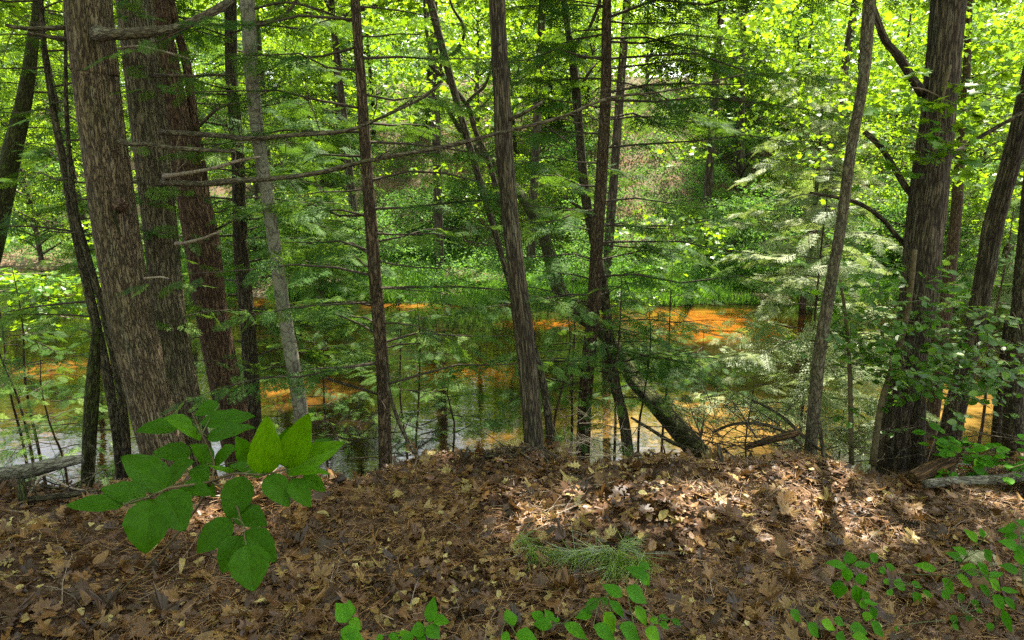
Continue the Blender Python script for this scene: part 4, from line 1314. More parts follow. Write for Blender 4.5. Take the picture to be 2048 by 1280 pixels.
hemlock_sapling(55, 930, 5.6, 1.7, .8, 16, 'young hemlock with thin bare stem above the mossy fallen log')
hemlock_sapling(125, 950, 5.2, 1.1, .75, 14, 'low hemlock sapling behind the left fallen log, pale fresh sprays', rb=.95)
hemlock_sapling(255, 960, 6.4, 1.9, .9, 12, 'bright hemlock sapling seen between the thin left poles', rb=.9)
hemlock_sapling(650, 860, 7.2, 1.7, 1.1, 15, 'spreading young hemlock between the smooth gray trunk and slim hemlock', rb=.75)
hemlock_sapling(840, 850, 6.8, 1.5, 1.0, 15, 'feathery young hemlock right of the slim hemlock trunk', rb=.8)
hemlock_sapling(905, 910, 5.0, .75, .7, 12, 'low hemlock seedling left of the furrowed oak foot', rb=.7)
hemlock_sapling(1130, 880, 5.2, 1.1, .65, 14, 'low green hemlock sapling right of the furrowed oak foot', rb=.75)
hemlock_sapling(1330, 800, 8.2, 2.0, 1.3, 24, 'dark drooping hemlock sapling above the leaning mossy trunk', rb=.4)
hemlock_sapling(1400, 780, 8.6, .9, .9, 10, 'small dark hemlock right of the leaning mossy trunk', rb=.4)
hemlock_sapling(1610, 840, 6.2, 2.4, 1.35, 34, 'sunlit pale hemlock sapling just behind the slim leaning trunk', 'hemlock_sunlit', .5, fs=.42)
hemlock_sapling(1690, 850, 6.8, 1.0, 1.2, 14, 'low pale hemlock spray left of the thick double-footed oak', 'hemlock_sunlit', .5, fs=.42)
hemlock_sapling(1970, 760, 7.6, 2.2, 1.3, 22, 'green young hemlock behind the oak at the right edge', rb=.7)
hemlock_sapling(20, 760, 8.0, 1.5, 1.3, 18, 'young hemlock over the water at the left edge', rb=.5)
hemlock_sapling(740, 560, 13.5, 3.0, 2.0, 24, 'tall hemlock sapling at midstream height behind the slim hemlock trunk', rb=.6, fs=.6, dens=.7) if False else None

hemlock_sapling(600, 800, 6.2, 1.5, .9, 14, 'fresh green hemlock sapling right beside the smooth gray trunk', rb=.85)
hemlock_sapling(60, 760, 6.6, 1.3, 1.1, 14, 'hemlock sapling in the gap left of the thin dark trunk', rb=.8)
hemlock_sapling(800, 760, 7.8, 1.2, 1.1, 14, 'sunlit hemlock sapling over the water right of the slim hemlock', rb=.95)
hemlock_sapling(1140, 770, 6.0, 1.0, .8, 12, 'hemlock sapling against the foot of the tall layered hemlock', rb=.8)
hemlock_sapling(1235, 760, 5.4, 1.0, .6, 12, 'small hemlock in front of the leaning mossy trunk', rb=.5)
hemlock_sapling(1290, 720, 6.2, .6, .8, 12, 'drooping hemlock spray over the leaning mossy trunk', rb=.35)
hemlock_sapling(1500, 860, 5.4, .5, .6, 10, 'low pale hemlock sprig behind the dark twig tangle', 'hemlock_sunlit', .6)
hemlock_sapling(450, 830, 6.4, 1.3, .9, 12, 'hemlock sapling between reddish pine and dark trunk', rb=.85)

# --- tall sunlit hemlock further out on the right
def tall_hemlock(px, py, Y, H, Rc, n, label, mat, fs=.5, rb=.5):
    p = at(px, py, Y)
    z = min(gz(p[0], p[1]), p[2])
    t = thing('hemlock_tree', label, 'tree', (p[0], p[1], z))
    w = MB()
    tube(w, [[p[0], p[1], z - .2, .10], [p[0] + .1, p[1], z + H * .5, .06], [p[0], p[1], z + H, .012]], 12, .2, .05)
    w.build('trunk', M['hemlock_bark'], t)
    wood, fol = MB(), MB()
    for k in range(n):
        h = .18 + .8 * (k + rng.uniform(0, 1)) / n
        a = k * 2.399 + rng.uniform(-.4, .4)
        L = Rc * (1.0 - .42 * h) * rng.uniform(.3, 1.15) + .25
        hemlock_branch(wood, fol, np.array([p[0], p[1], z + h * H]), [math.cos(a), math.sin(a), .10], L, r0=.02, droop=rng.uniform(.12, .4), fs=fs, rb=rb * .85, dens=.9)
    fol.merge(wood)
    fol.build('crown', [M[mat], M['dark_twig']], t)


tall_hemlock(1600, 640, 18.8, 7.5, 2.6, 60, 'tall pale sunlit hemlock at the far water edge left of the big oak', 'hemlock_sunlit', .8)
tall_hemlock(2060, 640, 17.5, 6.5, 2.6, 44, 'pale hemlock far behind the oak at the right edge', 'hemlock_sunlit', .8)
tall_hemlock(640, 590, 19.5, 6.0, 2.4, 44, 'green hemlock at the far waterline behind the smooth gray trunk', 'hemlock', .8, .85)

# --- maple bough reaching in from the left, lit from above
t = thing('maple_tree', 'bright sunlit maple bough spreading over the water from the left edge', 'tree', (-10.5, 10.0, gz(-10.5, 10.0)))
w = MB()
tube(w, [[-10.5, 10, gz(-10.5, 10) - .3, .16], [-10.3, 10.2, 1.0, .13], [-10.6, 10, 7.5, .05]], 14, .2, .06)
w.build('trunk', M['mossy_bark'], t)
w = MB()
b0 = np.array([-10.3, 10.2, -.8])
for (px, py, yy) in ((150, 590, 10.5), (175, 640, 10.2), (110, 545, 11.0), (30, 640, 10.0)):
    e = at(px, py, yy)
    m_ = (b0 + e) / 2 + [0, 0, .25]
    tube(w, [[*b0, .03], [*m_, .018], [*e, .006]], 7, .15, .08)
w.build('branch', M['dead_wood'], t)
f = MB()
C = []
for (px, py, yy, n) in ((20, 560, 10.5, 9), (70, 575, 10.5, 9), (120, 570, 10.6, 8), (40, 600, 10.3, 6), (165, 590, 10.5, 4), (150, 610, 10.2, 4), (15, 630, 10.0, 4), (110, 545, 11, 5), (-60, 570, 10.4, 10), (200, 470, 11, 3), (120, 480, 11, 3)):
    C.append(at(px, py, yy) + rng.normal(0, 1, (n, 3)) * np.array([.4, .4, .1]))
leaf_cluster(f, np.concatenate(C), 15, .3, .04, .11, MAPLE, tilt=.35, cull=False)
f.build('crown', M['maple'], t)

# --- leafy shrub in front of the double-footed oak
def leafy_shrub(label, stems, spots, mat, size, seed, tmpl=OVAL, name='shrub', stem_mat='stem_brown', leafname='foliage'):
    p0 = px_path(stems[0], 4)[-1]
    t = thing(name, label, 'shrub', (p0[0], p0[1], gz(p0[0], p0[1])))
    for s in stems:
        mb = MB()
        tube(mb, px_path(s, 4), 8, .05, .08, 25, seed)
        mb.build('stem', M[stem_mat], t)
    fol, tw = MB(), MB()
    for (px, py, yy, rx, rz, n) in spots:
        c = at(px, py, yy)
        P = c + rng.normal(0, 1, (n, 3)) * np.array([rx, rx * .7, rz])
        for p in P:
            d = norm(rng.normal(0, 1, 3) * [1, 1, .3])
            tube(tw, [[*p, .0025], [*(p + d * .1 + [0, 0, .01]), .002], [*(p + d * .2), .001]], 3, .1, cap=False)
            k = rng.integers(4, 8)
            ts = rng.uniform(0, 1, k)
            Q = p + d * .2 * ts[:, None]
            sd = norm(np.cross(d, [0, 0, 1.]))
            sg = np.where(np.arange(k) % 2, 1., -1.)
            ax = norm(d * .7 + sd * sg[:, None] + rng.normal(0, .25, (k, 3)) + [0, 0, -.25])
            nr = norm(np.array([0, -.25, 1.]) + rng.normal(0, .35, (k, 3)))
            scatter(fol, tmpl[0], tmpl[1], Q, ax, nr, size * rng.uniform(.65, 1.15, k), np.clip(rng.normal(.45, .25, k), 0, 1))
    fol.merge(tw)
    fol.build(leafname, [M[mat], M['stem_brown']], t)
    return t


leafy_shrub('dark-leaved shrub screening the foot of the thick double-footed oak',
            [[(1830, 500, 9, 4.2), (1815, 620, 11, 4.2), (1790, 720, 12, 4.15), (1762, 810, 12, 4.1), (1745, 930, 14, 4.0)],
             [(1680, 560, 5, 4.3), (1692, 640, 7, 4.3), (1700, 760, 9, 4.25), (1703, 930, 11, 4.1)]],
            [(1800, 690, 4.1, .22, .14, 36), (1740, 600, 4.2, .2, .12, 26), (1860, 720, 4.1, .22, .14, 34), (1920, 700, 4.2, .2, .12, 26), (1990, 720, 4.3, .2, .12, 30), (1810, 620, 4.2, .2, .12, 22), (1700, 650, 4.2, .12, .16, 18), (1850, 790, 4.1, .2, .08, 24), (1760, 730, 4.0, .15, .1, 18), (1720, 560, 4.3, .18, .08, 14), (1690, 760, 4.2, .1, .12, 9), (1930, 770, 4.2, .2, .08, 16), (1880, 640, 4.2, .2, .12, 16)],
            'shrub', .062, 5)
leafy_shrub('maple shoots hanging across the thick double-footed oak trunk',
            [[(1900, 130, 6, 4.4), (1885, 200, 6, 4.35), (1875, 280, 5, 4.3), (1870, 330, 3, 4.3)], [(1890, 200, 4, 4.4), (1850, 180, 4, 4.35), (1820, 175, 3, 4.3)]],
            [(1880, 270, 4.3, .12, .12, 12), (1850, 190, 4.3, .18, .08, 12), (1900, 200, 4.3, .15, .12, 12), (1885, 350, 4.3, .08, .06, 4), (1830, 300, 4.4, .1, .1, 6)],
            'maple', .075, 6, MAPLE, 'maple_shoots')
leafy_shrub('bright broad-leaved seedling beside the rotten split log',
            [[(1950, 885, 4, 3.55), (1955, 910, 4, 3.5), (1965, 945, 5, 3.4)]],
            [(1935, 900, 3.45, .09, .035, 7), (1985, 910, 3.45, .10, .035, 7), (1960, 930, 3.35, .08, .03, 4), (2030, 935, 3.4, .08, .03, 4)],
            'seedling', .075, 7, OVAL, 'seedling_plant', 'stem_green')


# ================================================================== FOREGROUND PLANTS with individual leaves
def big_leaf(mb, base, tip, width, nrm, rnd, curl=0.12, fold=0.18, serr=0.02, shape=1.0, seed=0, na=16, nc=4, pw=.78):
    base, tip = np.asarray(base, float), np.asarray(tip, float)
    L = np.linalg.norm(tip - base)
    X, Yx, Z = (a[0] for a in frames((tip - base)[None], np.asarray(nrm, float)[None]))
    rr = random.Random(seed)
    tw = rr.uniform(-.15, .15)
    vs, cs = [], []
    for i in range(na + 1):
        v = i / na
        w = (math.sin(math.pi * v ** (0.78 * shape)) ** pw) * (1 - .10 * v) * (1 + .03 * math.sin(v * 23 + seed)) if 0 < v < 1 else 0.0
        w = w * width * .5 * 1.02
        for j in range(-nc, nc + 1):
            u = j / nc
            ed = 1 + (serr * (1 if i % 2 else -1) if abs(j) == nc else 0)
            x = u * w * ed
            und = .012 * L * math.sin(v * 17 + u * 3 + seed) * abs(u) + .02 * L * math.sin(v * 6 + seed)
            z = abs(u) * w * fold * 2 - curl * L * (v ** 2) + curl * L * .3 * v + tw * u * w * (v - .3) * 2 + und - .12 * w * u * u
            vs.append(base + Yx * (v * L) + X * x + Z * z)
            cs.append((u * .5, v, seed * .37))
    k = 2 * nc + 1
    t = []
    for i in range(na):
        for j in range(k - 1):
            a = i * k + j
            t += [(a, a + 1, a + k + 1), (a, a + k + 1, a + k)]
    mb.add(vs, t, rnd, cs)


ZX = lambda x, y: (100 + x / 3.048, 780 + y / 3.048)
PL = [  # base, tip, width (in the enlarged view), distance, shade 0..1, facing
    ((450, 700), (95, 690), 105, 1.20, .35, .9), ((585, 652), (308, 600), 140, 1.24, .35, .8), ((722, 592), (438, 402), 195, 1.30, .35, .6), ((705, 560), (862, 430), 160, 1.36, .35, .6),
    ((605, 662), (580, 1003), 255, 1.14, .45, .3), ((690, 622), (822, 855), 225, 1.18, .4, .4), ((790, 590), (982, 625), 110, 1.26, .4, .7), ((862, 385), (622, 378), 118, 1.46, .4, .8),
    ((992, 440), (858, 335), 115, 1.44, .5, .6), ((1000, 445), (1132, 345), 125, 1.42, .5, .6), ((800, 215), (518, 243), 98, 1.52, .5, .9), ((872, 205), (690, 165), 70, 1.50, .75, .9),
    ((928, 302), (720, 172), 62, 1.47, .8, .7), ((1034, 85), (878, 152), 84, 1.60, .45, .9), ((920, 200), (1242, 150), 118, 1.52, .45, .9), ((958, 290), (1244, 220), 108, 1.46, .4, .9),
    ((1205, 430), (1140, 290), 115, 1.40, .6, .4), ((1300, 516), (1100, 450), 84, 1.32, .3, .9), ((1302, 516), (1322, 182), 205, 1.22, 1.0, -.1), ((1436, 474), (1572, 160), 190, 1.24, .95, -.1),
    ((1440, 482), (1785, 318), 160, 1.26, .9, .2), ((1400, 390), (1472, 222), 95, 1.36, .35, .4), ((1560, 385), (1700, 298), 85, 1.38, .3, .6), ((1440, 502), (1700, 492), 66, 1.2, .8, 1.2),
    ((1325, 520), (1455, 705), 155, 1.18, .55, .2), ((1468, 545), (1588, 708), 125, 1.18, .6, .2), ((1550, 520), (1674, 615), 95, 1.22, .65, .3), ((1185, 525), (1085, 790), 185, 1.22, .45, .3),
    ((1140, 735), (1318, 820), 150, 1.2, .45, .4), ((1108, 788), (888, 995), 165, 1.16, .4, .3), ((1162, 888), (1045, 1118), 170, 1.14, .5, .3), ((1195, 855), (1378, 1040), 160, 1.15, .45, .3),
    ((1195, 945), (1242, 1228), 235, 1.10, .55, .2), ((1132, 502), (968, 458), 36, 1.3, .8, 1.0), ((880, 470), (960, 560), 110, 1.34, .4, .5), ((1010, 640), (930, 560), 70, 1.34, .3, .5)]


def leaf_px(mb, b, t_, w, Y, rnd, face, seed, proj=ZX, sc_=3.048):
    bp, tp = at(*proj(*b), Y + .02), at(*proj(*t_), Y - .02)
    mid = (bp + tp) / 2
    toc = norm(CAM - mid)
    n = norm(toc + np.array([0, .1, face]))
    depth = (mid - CAM) @ FW
    ww = w / sc_ / F * depth
    foreshort = max(.45, abs(float(n @ toc)))
    big_leaf(mb, bp, tp, ww / foreshort, n, rnd, curl=.10, seed=seed)
    return bp


plant = thing('viburnum_plant', 'large-leaved green shrub close by, in front of the left pines', 'shrub', on_ground(232, 1195))
LV = []
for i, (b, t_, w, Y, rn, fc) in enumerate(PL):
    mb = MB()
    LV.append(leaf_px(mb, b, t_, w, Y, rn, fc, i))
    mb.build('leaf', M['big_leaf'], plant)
st = MB()
root = on_ground(232, 1195)
s1 = at(*ZX(700, 965), 1.9)
hub = at(*ZX(985, 560), 1.32)
tube(st, [[*(root - [0, 0, .05]), 0.0040], [*root, 0.0040], [*s1, 0.0036], [*at(*ZX(880, 740), 1.55), 0.0033], [*hub, 0.0030]], 8, .04)
tube(st, [[*hub, 0.0030], [*at(*ZX(850, 580), 1.26), 0.0026], [*at(*ZX(720, 598), 1.24), 0.0023], [*at(*ZX(600, 655), 1.2), 0.0020], [*at(*ZX(450, 700), 1.2), 0.0012]], 7, .03)
tube(st, [[*hub, 0.0026], [*at(*ZX(1120, 510), 1.3), 0.0023], [*at(*ZX(1300, 518), 1.23), 0.0020], [*at(*ZX(1440, 485), 1.24), 0.0015]], 7, .03)
tube(st, [[*hub, 0.0026], [*at(*ZX(1000, 440), 1.42), 0.0020], [*at(*ZX(965, 350), 1.46), 0.0013], [*at(*ZX(925, 270), 1.47), 0.0012], [*at(*ZX(860, 130), 1.5), 0.0005]], 6, .03)
tube(st, [[*hub, 0.0023], [*at(*ZX(1110, 640), 1.25), 0.0020], [*at(*ZX(1150, 740), 1.2), 0.0017], [*at(*ZX(1180, 870), 1.16), 0.0013], [*at(*ZX(1195, 945), 1.12), 0.0010]], 6, .03)
st.build('stem', M['stem_brown'], plant)
for (b, t_, w, Y, rn, fc), bp in zip(PL, LV):
    pt = MB()
    q = smooth_path([[*hub, 1], [*at(*ZX(850, 580), 1.26), 1], [*at(*ZX(720, 598), 1.24), 1], [*at(*ZX(600, 655), 1.2), 1], [*at(*ZX(450, 700), 1.2), 1]], .03)
    q2 = smooth_path([[*hub, 1], [*at(*ZX(1120, 510), 1.3), 1], [*at(*ZX(1300, 518), 1.23), 1], [*at(*ZX(1440, 485), 1.24), 1]], .03)
    q3 = smooth_path([[*hub, 1], [*at(*ZX(1000, 440), 1.42), 1], [*at(*ZX(965, 350), 1.46), 1], [*at(*ZX(925, 270), 1.47), 1]], .03)
    q4 = smooth_path([[*hub, 1], [*at(*ZX(1110, 640), 1.25), 1], [*at(*ZX(1150, 740), 1.2), 1], [*at(*ZX(1195, 945), 1.12), 1]], .03)
    allq = np.vstack([q, q2, q3, q4])[:, :3]
    j = np.argmin(np.linalg.norm(allq - bp, axis=1))
    if np.linalg.norm(allq[j] - bp) > .004:
        m_ = (allq[j] + bp) / 2 + [0, 0, .004]
        tube(pt, [[*allq[j], .0014], [*m_, .0012], [*bp, .001]], 5, .01, cap=False)
        pt.build('leaf_stalk', M['stem_green'], plant)


def seedling(label, origin, scale, leaves, stems, h=.12, name='seedling', rn=.5, group=None):
    """leaves: (base, tip, width, height) in an enlarged view with this origin and scale"""
    pr = lambda x, y: (origin[0] + x / scale, origin[1] + y / scale)
    b0 = pr(*stems[0][0])
    g = on_ground(*b0)
    t = thing(name, label, 'seedling', g, group)
    sts, sp_, own = [], [], []
    for s in stems:
        st = MB()
        sts.append(st)
        pts = []
        for k, xy in enumerate(s):
            p = on_ground(*pr(*xy), lift=.0 if k == 0 else h * min(1, k / max(1, len(s) - 1)))
            pts.append([*p, .0030 - .0016 * k / len(s)])
        pts.insert(0, [*(np.array(pts[0][:3]) - [0, 0, .03]), .0024])
        sp_.append(tube(st, pts, 6, .02)[:, :3])
        own += [len(sts) - 1] * len(sp_[-1])
    sp_ = np.concatenate(sp_)
    for i, lf in enumerate(leaves):
        b, tp, w = lf[:3]
        hh = lf[3] if len(lf) > 3 else h
        P0 = on_ground(*pr(*b), lift=hh)
        Yd = P0[1]
        P1 = at(*pr(*tp), Yd + (-.015 if tp[1] > b[1] else .02))
        mid = (P0 + P1) / 2
        toc = norm(CAM - mid)
        n = norm(toc + np.array([rng.uniform(-.2, .2), .2, .9]))
        ww = w / scale / F * ((mid - CAM) @ FW) / max(.5, float(n @ toc))
        mb = MB()
        j = int(np.argmin(np.linalg.norm(sp_ - P0, axis=1)))
        if np.linalg.norm(sp_[j] - P0) > .003:
            tube(sts[own[j]], [[*sp_[j], .0017], [*((sp_[j] + P0) / 2 + [0, 0, .006]), .0014], [*P0, .0011]], 5, .015, cap=False)
        big_leaf(mb, P0, P0 + (P1 - P0) * rng.uniform(1.0, 1.25), ww * rng.uniform(.95, 1.2), n, float(np.clip(rn + rng.normal(0, .2), 0, 1)), curl=.14, fold=.2, serr=.03, seed=i + int(b[0]), na=12, nc=3, pw=1.1)
        mb.build('leaf', M['seedling'], t)
    for st in sts:
        st.build('stem', M['stem_green'], t)
    return t


Z8, S8 = (560, 1080), 4.655
Z6, S6 = (980, 1000), 4.452
Z7, S7 = (1580, 1000), 4.376
seedling('small two-leaved seedling low on the litter, right of the big-leaved shrub', Z8, S8,
         [((640, 760), (535, 595), 150), ((640, 740), (755, 825), 90), ((610, 640), (700, 640), 130)], [[(600, 930), (640, 760)]])
seedling('seedling with a wide leaf cut by the lower edge below the two-leaved one', Z8, S8,
         [((560, 840), (760, 925), 150), ((570, 900), (690, 990), 120)], [[(560, 960), (570, 850)]], h=.15)
seedling('three-leaved seedling with one upright leaf, left of the green pine sprig', Z8, S8,
         [((1390, 770), (1425, 562), 105), ((1420, 740), (1568, 760), 95), ((1360, 810), (1480, 900), 130)], [[(1390, 900), (1390, 770)]])
seedling('broad seedling spreading below the upright-leaved one', Z8, S8,
         [((1360, 830), (1220, 860), 120), ((1240, 880), (1080, 870), 60), ((1250, 900), (1130, 925), 80), ((1010, 880), (1100, 925), 60), ((1340, 870), (1290, 950), 90), ((960, 890), (900, 930), 50)], [[(1250, 960), (1250, 880), (1350, 830)]], h=.1)
seedling('single broad leaf shoot left of the dense seedling clump', Z6, S6,
         [((130, 1080), (245, 1030), 120), ((230, 1190), (390, 1230), 110), ((100, 1200), (180, 1240), 80)], [[(230, 1245), (200, 1130), (140, 1080)]], h=.1)
seedling('trailing seedling with paired leaves left of the dense seedling clump', Z6, S6,
         [((480, 1060), (375, 1010), 80), ((550, 1130), (390, 1090), 110), ((560, 1080), (490, 980), 65), ((570, 1090), (610, 1050), 50)], [[(180, 1180), (350, 1130), (560, 1100), (700, 1100)]], h=.1)
seedling('dense clump of seedling leaves at the lower middle, below the pine sprig', Z6, S6,
         [((1400, 700), (1230, 600), 90, .2), ((1330, 660), (1430, 760), 100, .2), ((1330, 620), (1405, 570), 80, .2), ((1180, 860), (1000, 750), 100, .18), ((1210, 780), (1380, 900), 130, .18), ((980, 880), (840, 990), 75, .17), ((990, 870), (1040, 930), 60, .17), ((1060, 890), (1190, 1030), 75, .16), ((1290, 940), (1390, 1100), 100, .16),
          ((910, 1010), (780, 1040), 90, .13), ((1010, 1000), (1110, 1180), 130, .14), ((660, 1100), (850, 1220), 100, .12), ((920, 1120), (1100, 1230), 130, .13), ((1150, 1110), (1310, 1230), 120, .13), ((1380, 1150), (1500, 1240), 110, .13), ((1510, 1090), (1600, 1150), 60, .1), ((1620, 1060), (1690, 1110), 50, .1), ((1500, 1030), (1580, 1060), 50, .1), ((1420, 1050), (1490, 1090), 60, .12)],
         [[(1100, 1240), (1080, 1050), (1050, 880), (980, 870)], [(1300, 1240), (1260, 1000), (1230, 800), (1380, 690)], [(1450, 1240), (1450, 1150), (1500, 1060), (1620, 1060)]], h=.17)
seedling('leafy seedling with a tall cross-shaped top, right of the oak leaf', Z7, S7,
         [((500, 590), (310, 540), 70, .2), ((540, 560), (500, 450), 80, .2), ((560, 580), (690, 560), 60, .2), ((500, 590), (500, 710), 85, .2), ((430, 700), (420, 860), 100, .16), ((600, 640), (640, 740), 80, .17), ((560, 740), (600, 890), 80, .15), ((640, 790), (680, 880), 60, .14), ((640, 900), (760, 900), 60, .12), ((620, 880), (660, 950), 60, .12), ((700, 930), (760, 1060), 70, .1), ((690, 980), (660, 1060), 70, .1), ((700, 1060), (820, 1190), 80, .1), ((480, 560), (440, 560), 40, .2)],
         [[(720, 1100), (660, 920), (570, 720), (520, 580)]], h=.18)
seedling('low ground shoots along the lower right border', Z7, S7,
         [((0, 960), (90, 1060), 90), ((150, 1080), (260, 1200), 90), ((270, 1060), (390, 1130), 80), ((380, 1040), (470, 1090), 70), ((520, 1110), (660, 1160), 110), ((400, 1180), (480, 1225), 90), ((540, 1190), (680, 1220), 80)], [[(300, 1220), (250, 1120), (150, 1080)], [(560, 1225), (520, 1110)]], h=.1)
seedling('trailing vine with small leaves along a thin pale stem', Z7, S7,
         [((700, 470), (770, 550), 70), ((830, 560), (930, 640), 60), ((780, 590), (830, 640), 50), ((900, 720), (1020, 780), 80), ((1060, 720), (1140, 760), 60), ((850, 790), (890, 830), 60), ((1080, 800), (1140, 920), 70), ((1160, 790), (1240, 850), 50), ((820, 690), (860, 740), 40)],
         [[(600, 610), (800, 640), (1000, 650), (1200, 655), (1430, 660)], [(900, 740), (980, 730), (1080, 740)]], h=.08)
seedling('narrow-leaved sprig arching down beside the pale flat stone', Z7, S7,
         [((1640, 540), (1740, 690), 65, .2), ((1740, 680), (1860, 630), 50, .2), ((1740, 690), (1830, 780), 80, .2), ((1840, 780), (1980, 800), 50, .18), ((1660, 740), (1750, 840), 60, .17), ((1770, 830), (1880, 960), 90, .16), ((1850, 950), (1940, 1150), 70, .14), ((1870, 850), (1980, 960), 60, .15), ((1500, 600), (1640, 640), 80, .15), ((1450, 660), (1590, 750), 80, .14), ((1330, 690), (1430, 810), 80, .12), ((1330, 790), (1390, 870), 70, .1), ((1640, 590), (1510, 590), 60, .18)],
         [[(1800, 1200), (1790, 900), (1740, 690), (1640, 540)], [(1420, 900), (1380, 760), (1450, 660), (1600, 600)]], h=.2)
seedling('sprig of slender leaves left of the pale flat stone', Z7, S7,
         [((1640, 370), (1540, 260), 60, .15), ((1690, 330), (1670, 250), 45, .15), ((1550, 480), (1430, 410), 60, .13), ((1510, 530), (1380, 460), 60, .12), ((1700, 430), (1760, 540), 65, .13), ((1280, 610), (1110, 570), 70, .1)],
         [[(1600, 480), (1640, 400), (1750, 290)], [(1400, 620), (1500, 540), (1560, 480)]], h=.14)
seedling('tall sprig at the right border above the pale flat stone', Z7, S7,
         [((1990, 250), (1890, 220), 60, .3), ((1960, 270), (1840, 265), 55, .3), ((2000, 320), (1860, 310), 60, .28), ((2000, 430), (1850, 360), 80, .26), ((2040, 440), (1960, 420), 60, .26), ((2020, 230), (2060, 180), 70, .32), ((2030, 480), (2020, 560), 80, .22), ((2000, 630), (1840, 570), 80, .16), ((2040, 300), (2080, 340), 60, .3), ((2010, 500), (1990, 420), 60, .24)],
         [[(2040, 800), (2030, 560), (2010, 400), (2030, 200)]], h=.3)
seedling('small shoots dotting the litter near the lower right corner', Z7, S7,
         [((1400, 1010), (1470, 1090), 60), ((1520, 1010), (1610, 1080), 55), ((1590, 870), (1640, 940), 55), ((1630, 960), (1680, 980), 40), ((1470, 820), (1520, 890), 50), ((1740, 1070), (1760, 1140), 50), ((1420, 1090), (1480, 1140), 50), ((900, 1110), (940, 1140), 40)],
         [[(1500, 1150), (1460, 1050), (1520, 1010)]], h=.05)

# small fern at the big oak's foot
def fern(px, py, n, size, label):
    g = on_ground(px, py)
    t = thing('fern', label, 'fern', g)
    for k in range(n):
        a = k * 2.4
        d = np.array([math.cos(a), math.sin(a) * .6, .7])
        mb = MB()
        fronds_along(mb, np.array([g + [0, 0, .02]]), np.array([d]), [size * rng.uniform(.7, 1.1)], [FRONDS[k % 4]], droop=0, cull=False)
        mb.build('frond', M['fern'], t)


fern(1812, 930, 7, .28, 'small fern at the foot of the thick double-footed oak')
fern(1770, 925, 6, .24, 'low fern left of the double foot of the big oak')

# ================================================================== LOGS, STICKS, STONE
def log(name, label, cat, rows, mat, sides=20, rough=.12, freq=12, extra=None):
    p = px_path(rows, 3)
    t = thing(name, label, cat, p[0][:3])
    mb = MB()
    tube(mb, p, sides, .025, rough, freq, len(label))
    mb.build('wood', mat, t)
    if extra:
        extra(t, p)
    return t


log('fallen_log', 'gray mossy fallen log lying in the brush at the left edge', 'log', [(-60, 966, 32, 3.6), (0, 952, 33, 3.55), (60, 941, 31, 3.55), (120, 926, 25, 3.55), (168, 917, 17, 3.6)], M['gray_log'])
log('fallen_branch', 'dark fallen branch lying lowest in the left brush', 'branch', [(-10, 1005, 8, 3.2), (50, 1000, 12, 3.2), (110, 993, 13, 3.2), (170, 986, 12, 3.22), (215, 980, 9, 3.25)], M['dark_bark'], 14)
log('fallen_branch', 'straight fallen pole crossing the left brush below the mossy log', 'branch', [(-10, 958, 8, 3.5), (60, 968, 8, 3.45), (130, 978, 7, 3.4), (210, 986, 5, 3.35)], M['dark_bark'], 12)
log('fallen_branch', 'pale sunlit dead stick in the left brush', 'branch', [(60, 985, 5, 3.3), (90, 950, 5, 3.45), (140, 975, 4, 3.35), (200, 985, 3, 3.3)], M['dead_wood'], 8)


def brush(label, px0, px1, py0, py1, Y0, Y1, n, mat, name='brush_pile', L=.35):
    t = thing(name, label, 'brush', on_ground((px0 + px1) / 2, min(py1, 1000)))
    for k in range(n):
        px, py = rng.uniform(px0, px1), rng.uniform(py0, py1)
        p = at(px, py, rng.uniform(Y0, Y1))
        p[2] = max(p[2], gz(p[0], p[1]) + .01)
        a = rng.uniform(0, 6.28)
        mb = MB()
        twig(mb, p, [math.cos(a), math.sin(a) * .6, rng.uniform(-.1, .5)], L * rng.uniform(.5, 1.4), rng.uniform(.002, .0055), 2, .2)
        mb.build('dead_twig', mat, t)


brush('tangle of dead sticks piled by the left fallen log', -20, 190, 965, 1000, 3.2, 3.7, 22, M['branch_bark'])
brush('dark tangle of fine dead twigs left of the slim leaning trunk', 1370, 1600, 850, 915, 3.7, 4.3, 55, M['dark_twig'])
brush('pale bare dead twigs standing right of the furrowed oak', 1150, 1250, 820, 910, 3.7, 4.1, 15, M['pale_twig'], L=.28)
brush('dry twigs at the foot of the furrowed oak', 1000, 1110, 890, 960, 3.3, 3.7, 8, M['branch_bark'], L=.22)
brush('dead twigs tangled over the rotten split log', 1860, 2048, 860, 950, 3.5, 4.2, 13, M['branch_bark'])
brush('fine dead twigs at the foot of the slim hemlock', 600, 850, 840, 920, 3.8, 4.4, 30, M['dark_twig'])
brush('sparse dead twigs between the slim trunk and double-footed oak', 1640, 1780, 860, 930, 3.6, 4.2, 10, M['branch_bark'])


def stub(t, p):
    mb = MB()
    e = np.array(p[-1][:3])
    d = norm(e - np.array(p[-2][:3]))
    for k in range(7):
        q = e + rng.normal(0, .02, 3)
        tube(mb, [[*q, .012], [*(q + d * rng.uniform(.04, .12)), .002]], 5, .03)
    mb.build('splinter', M['rot_wood'], t)


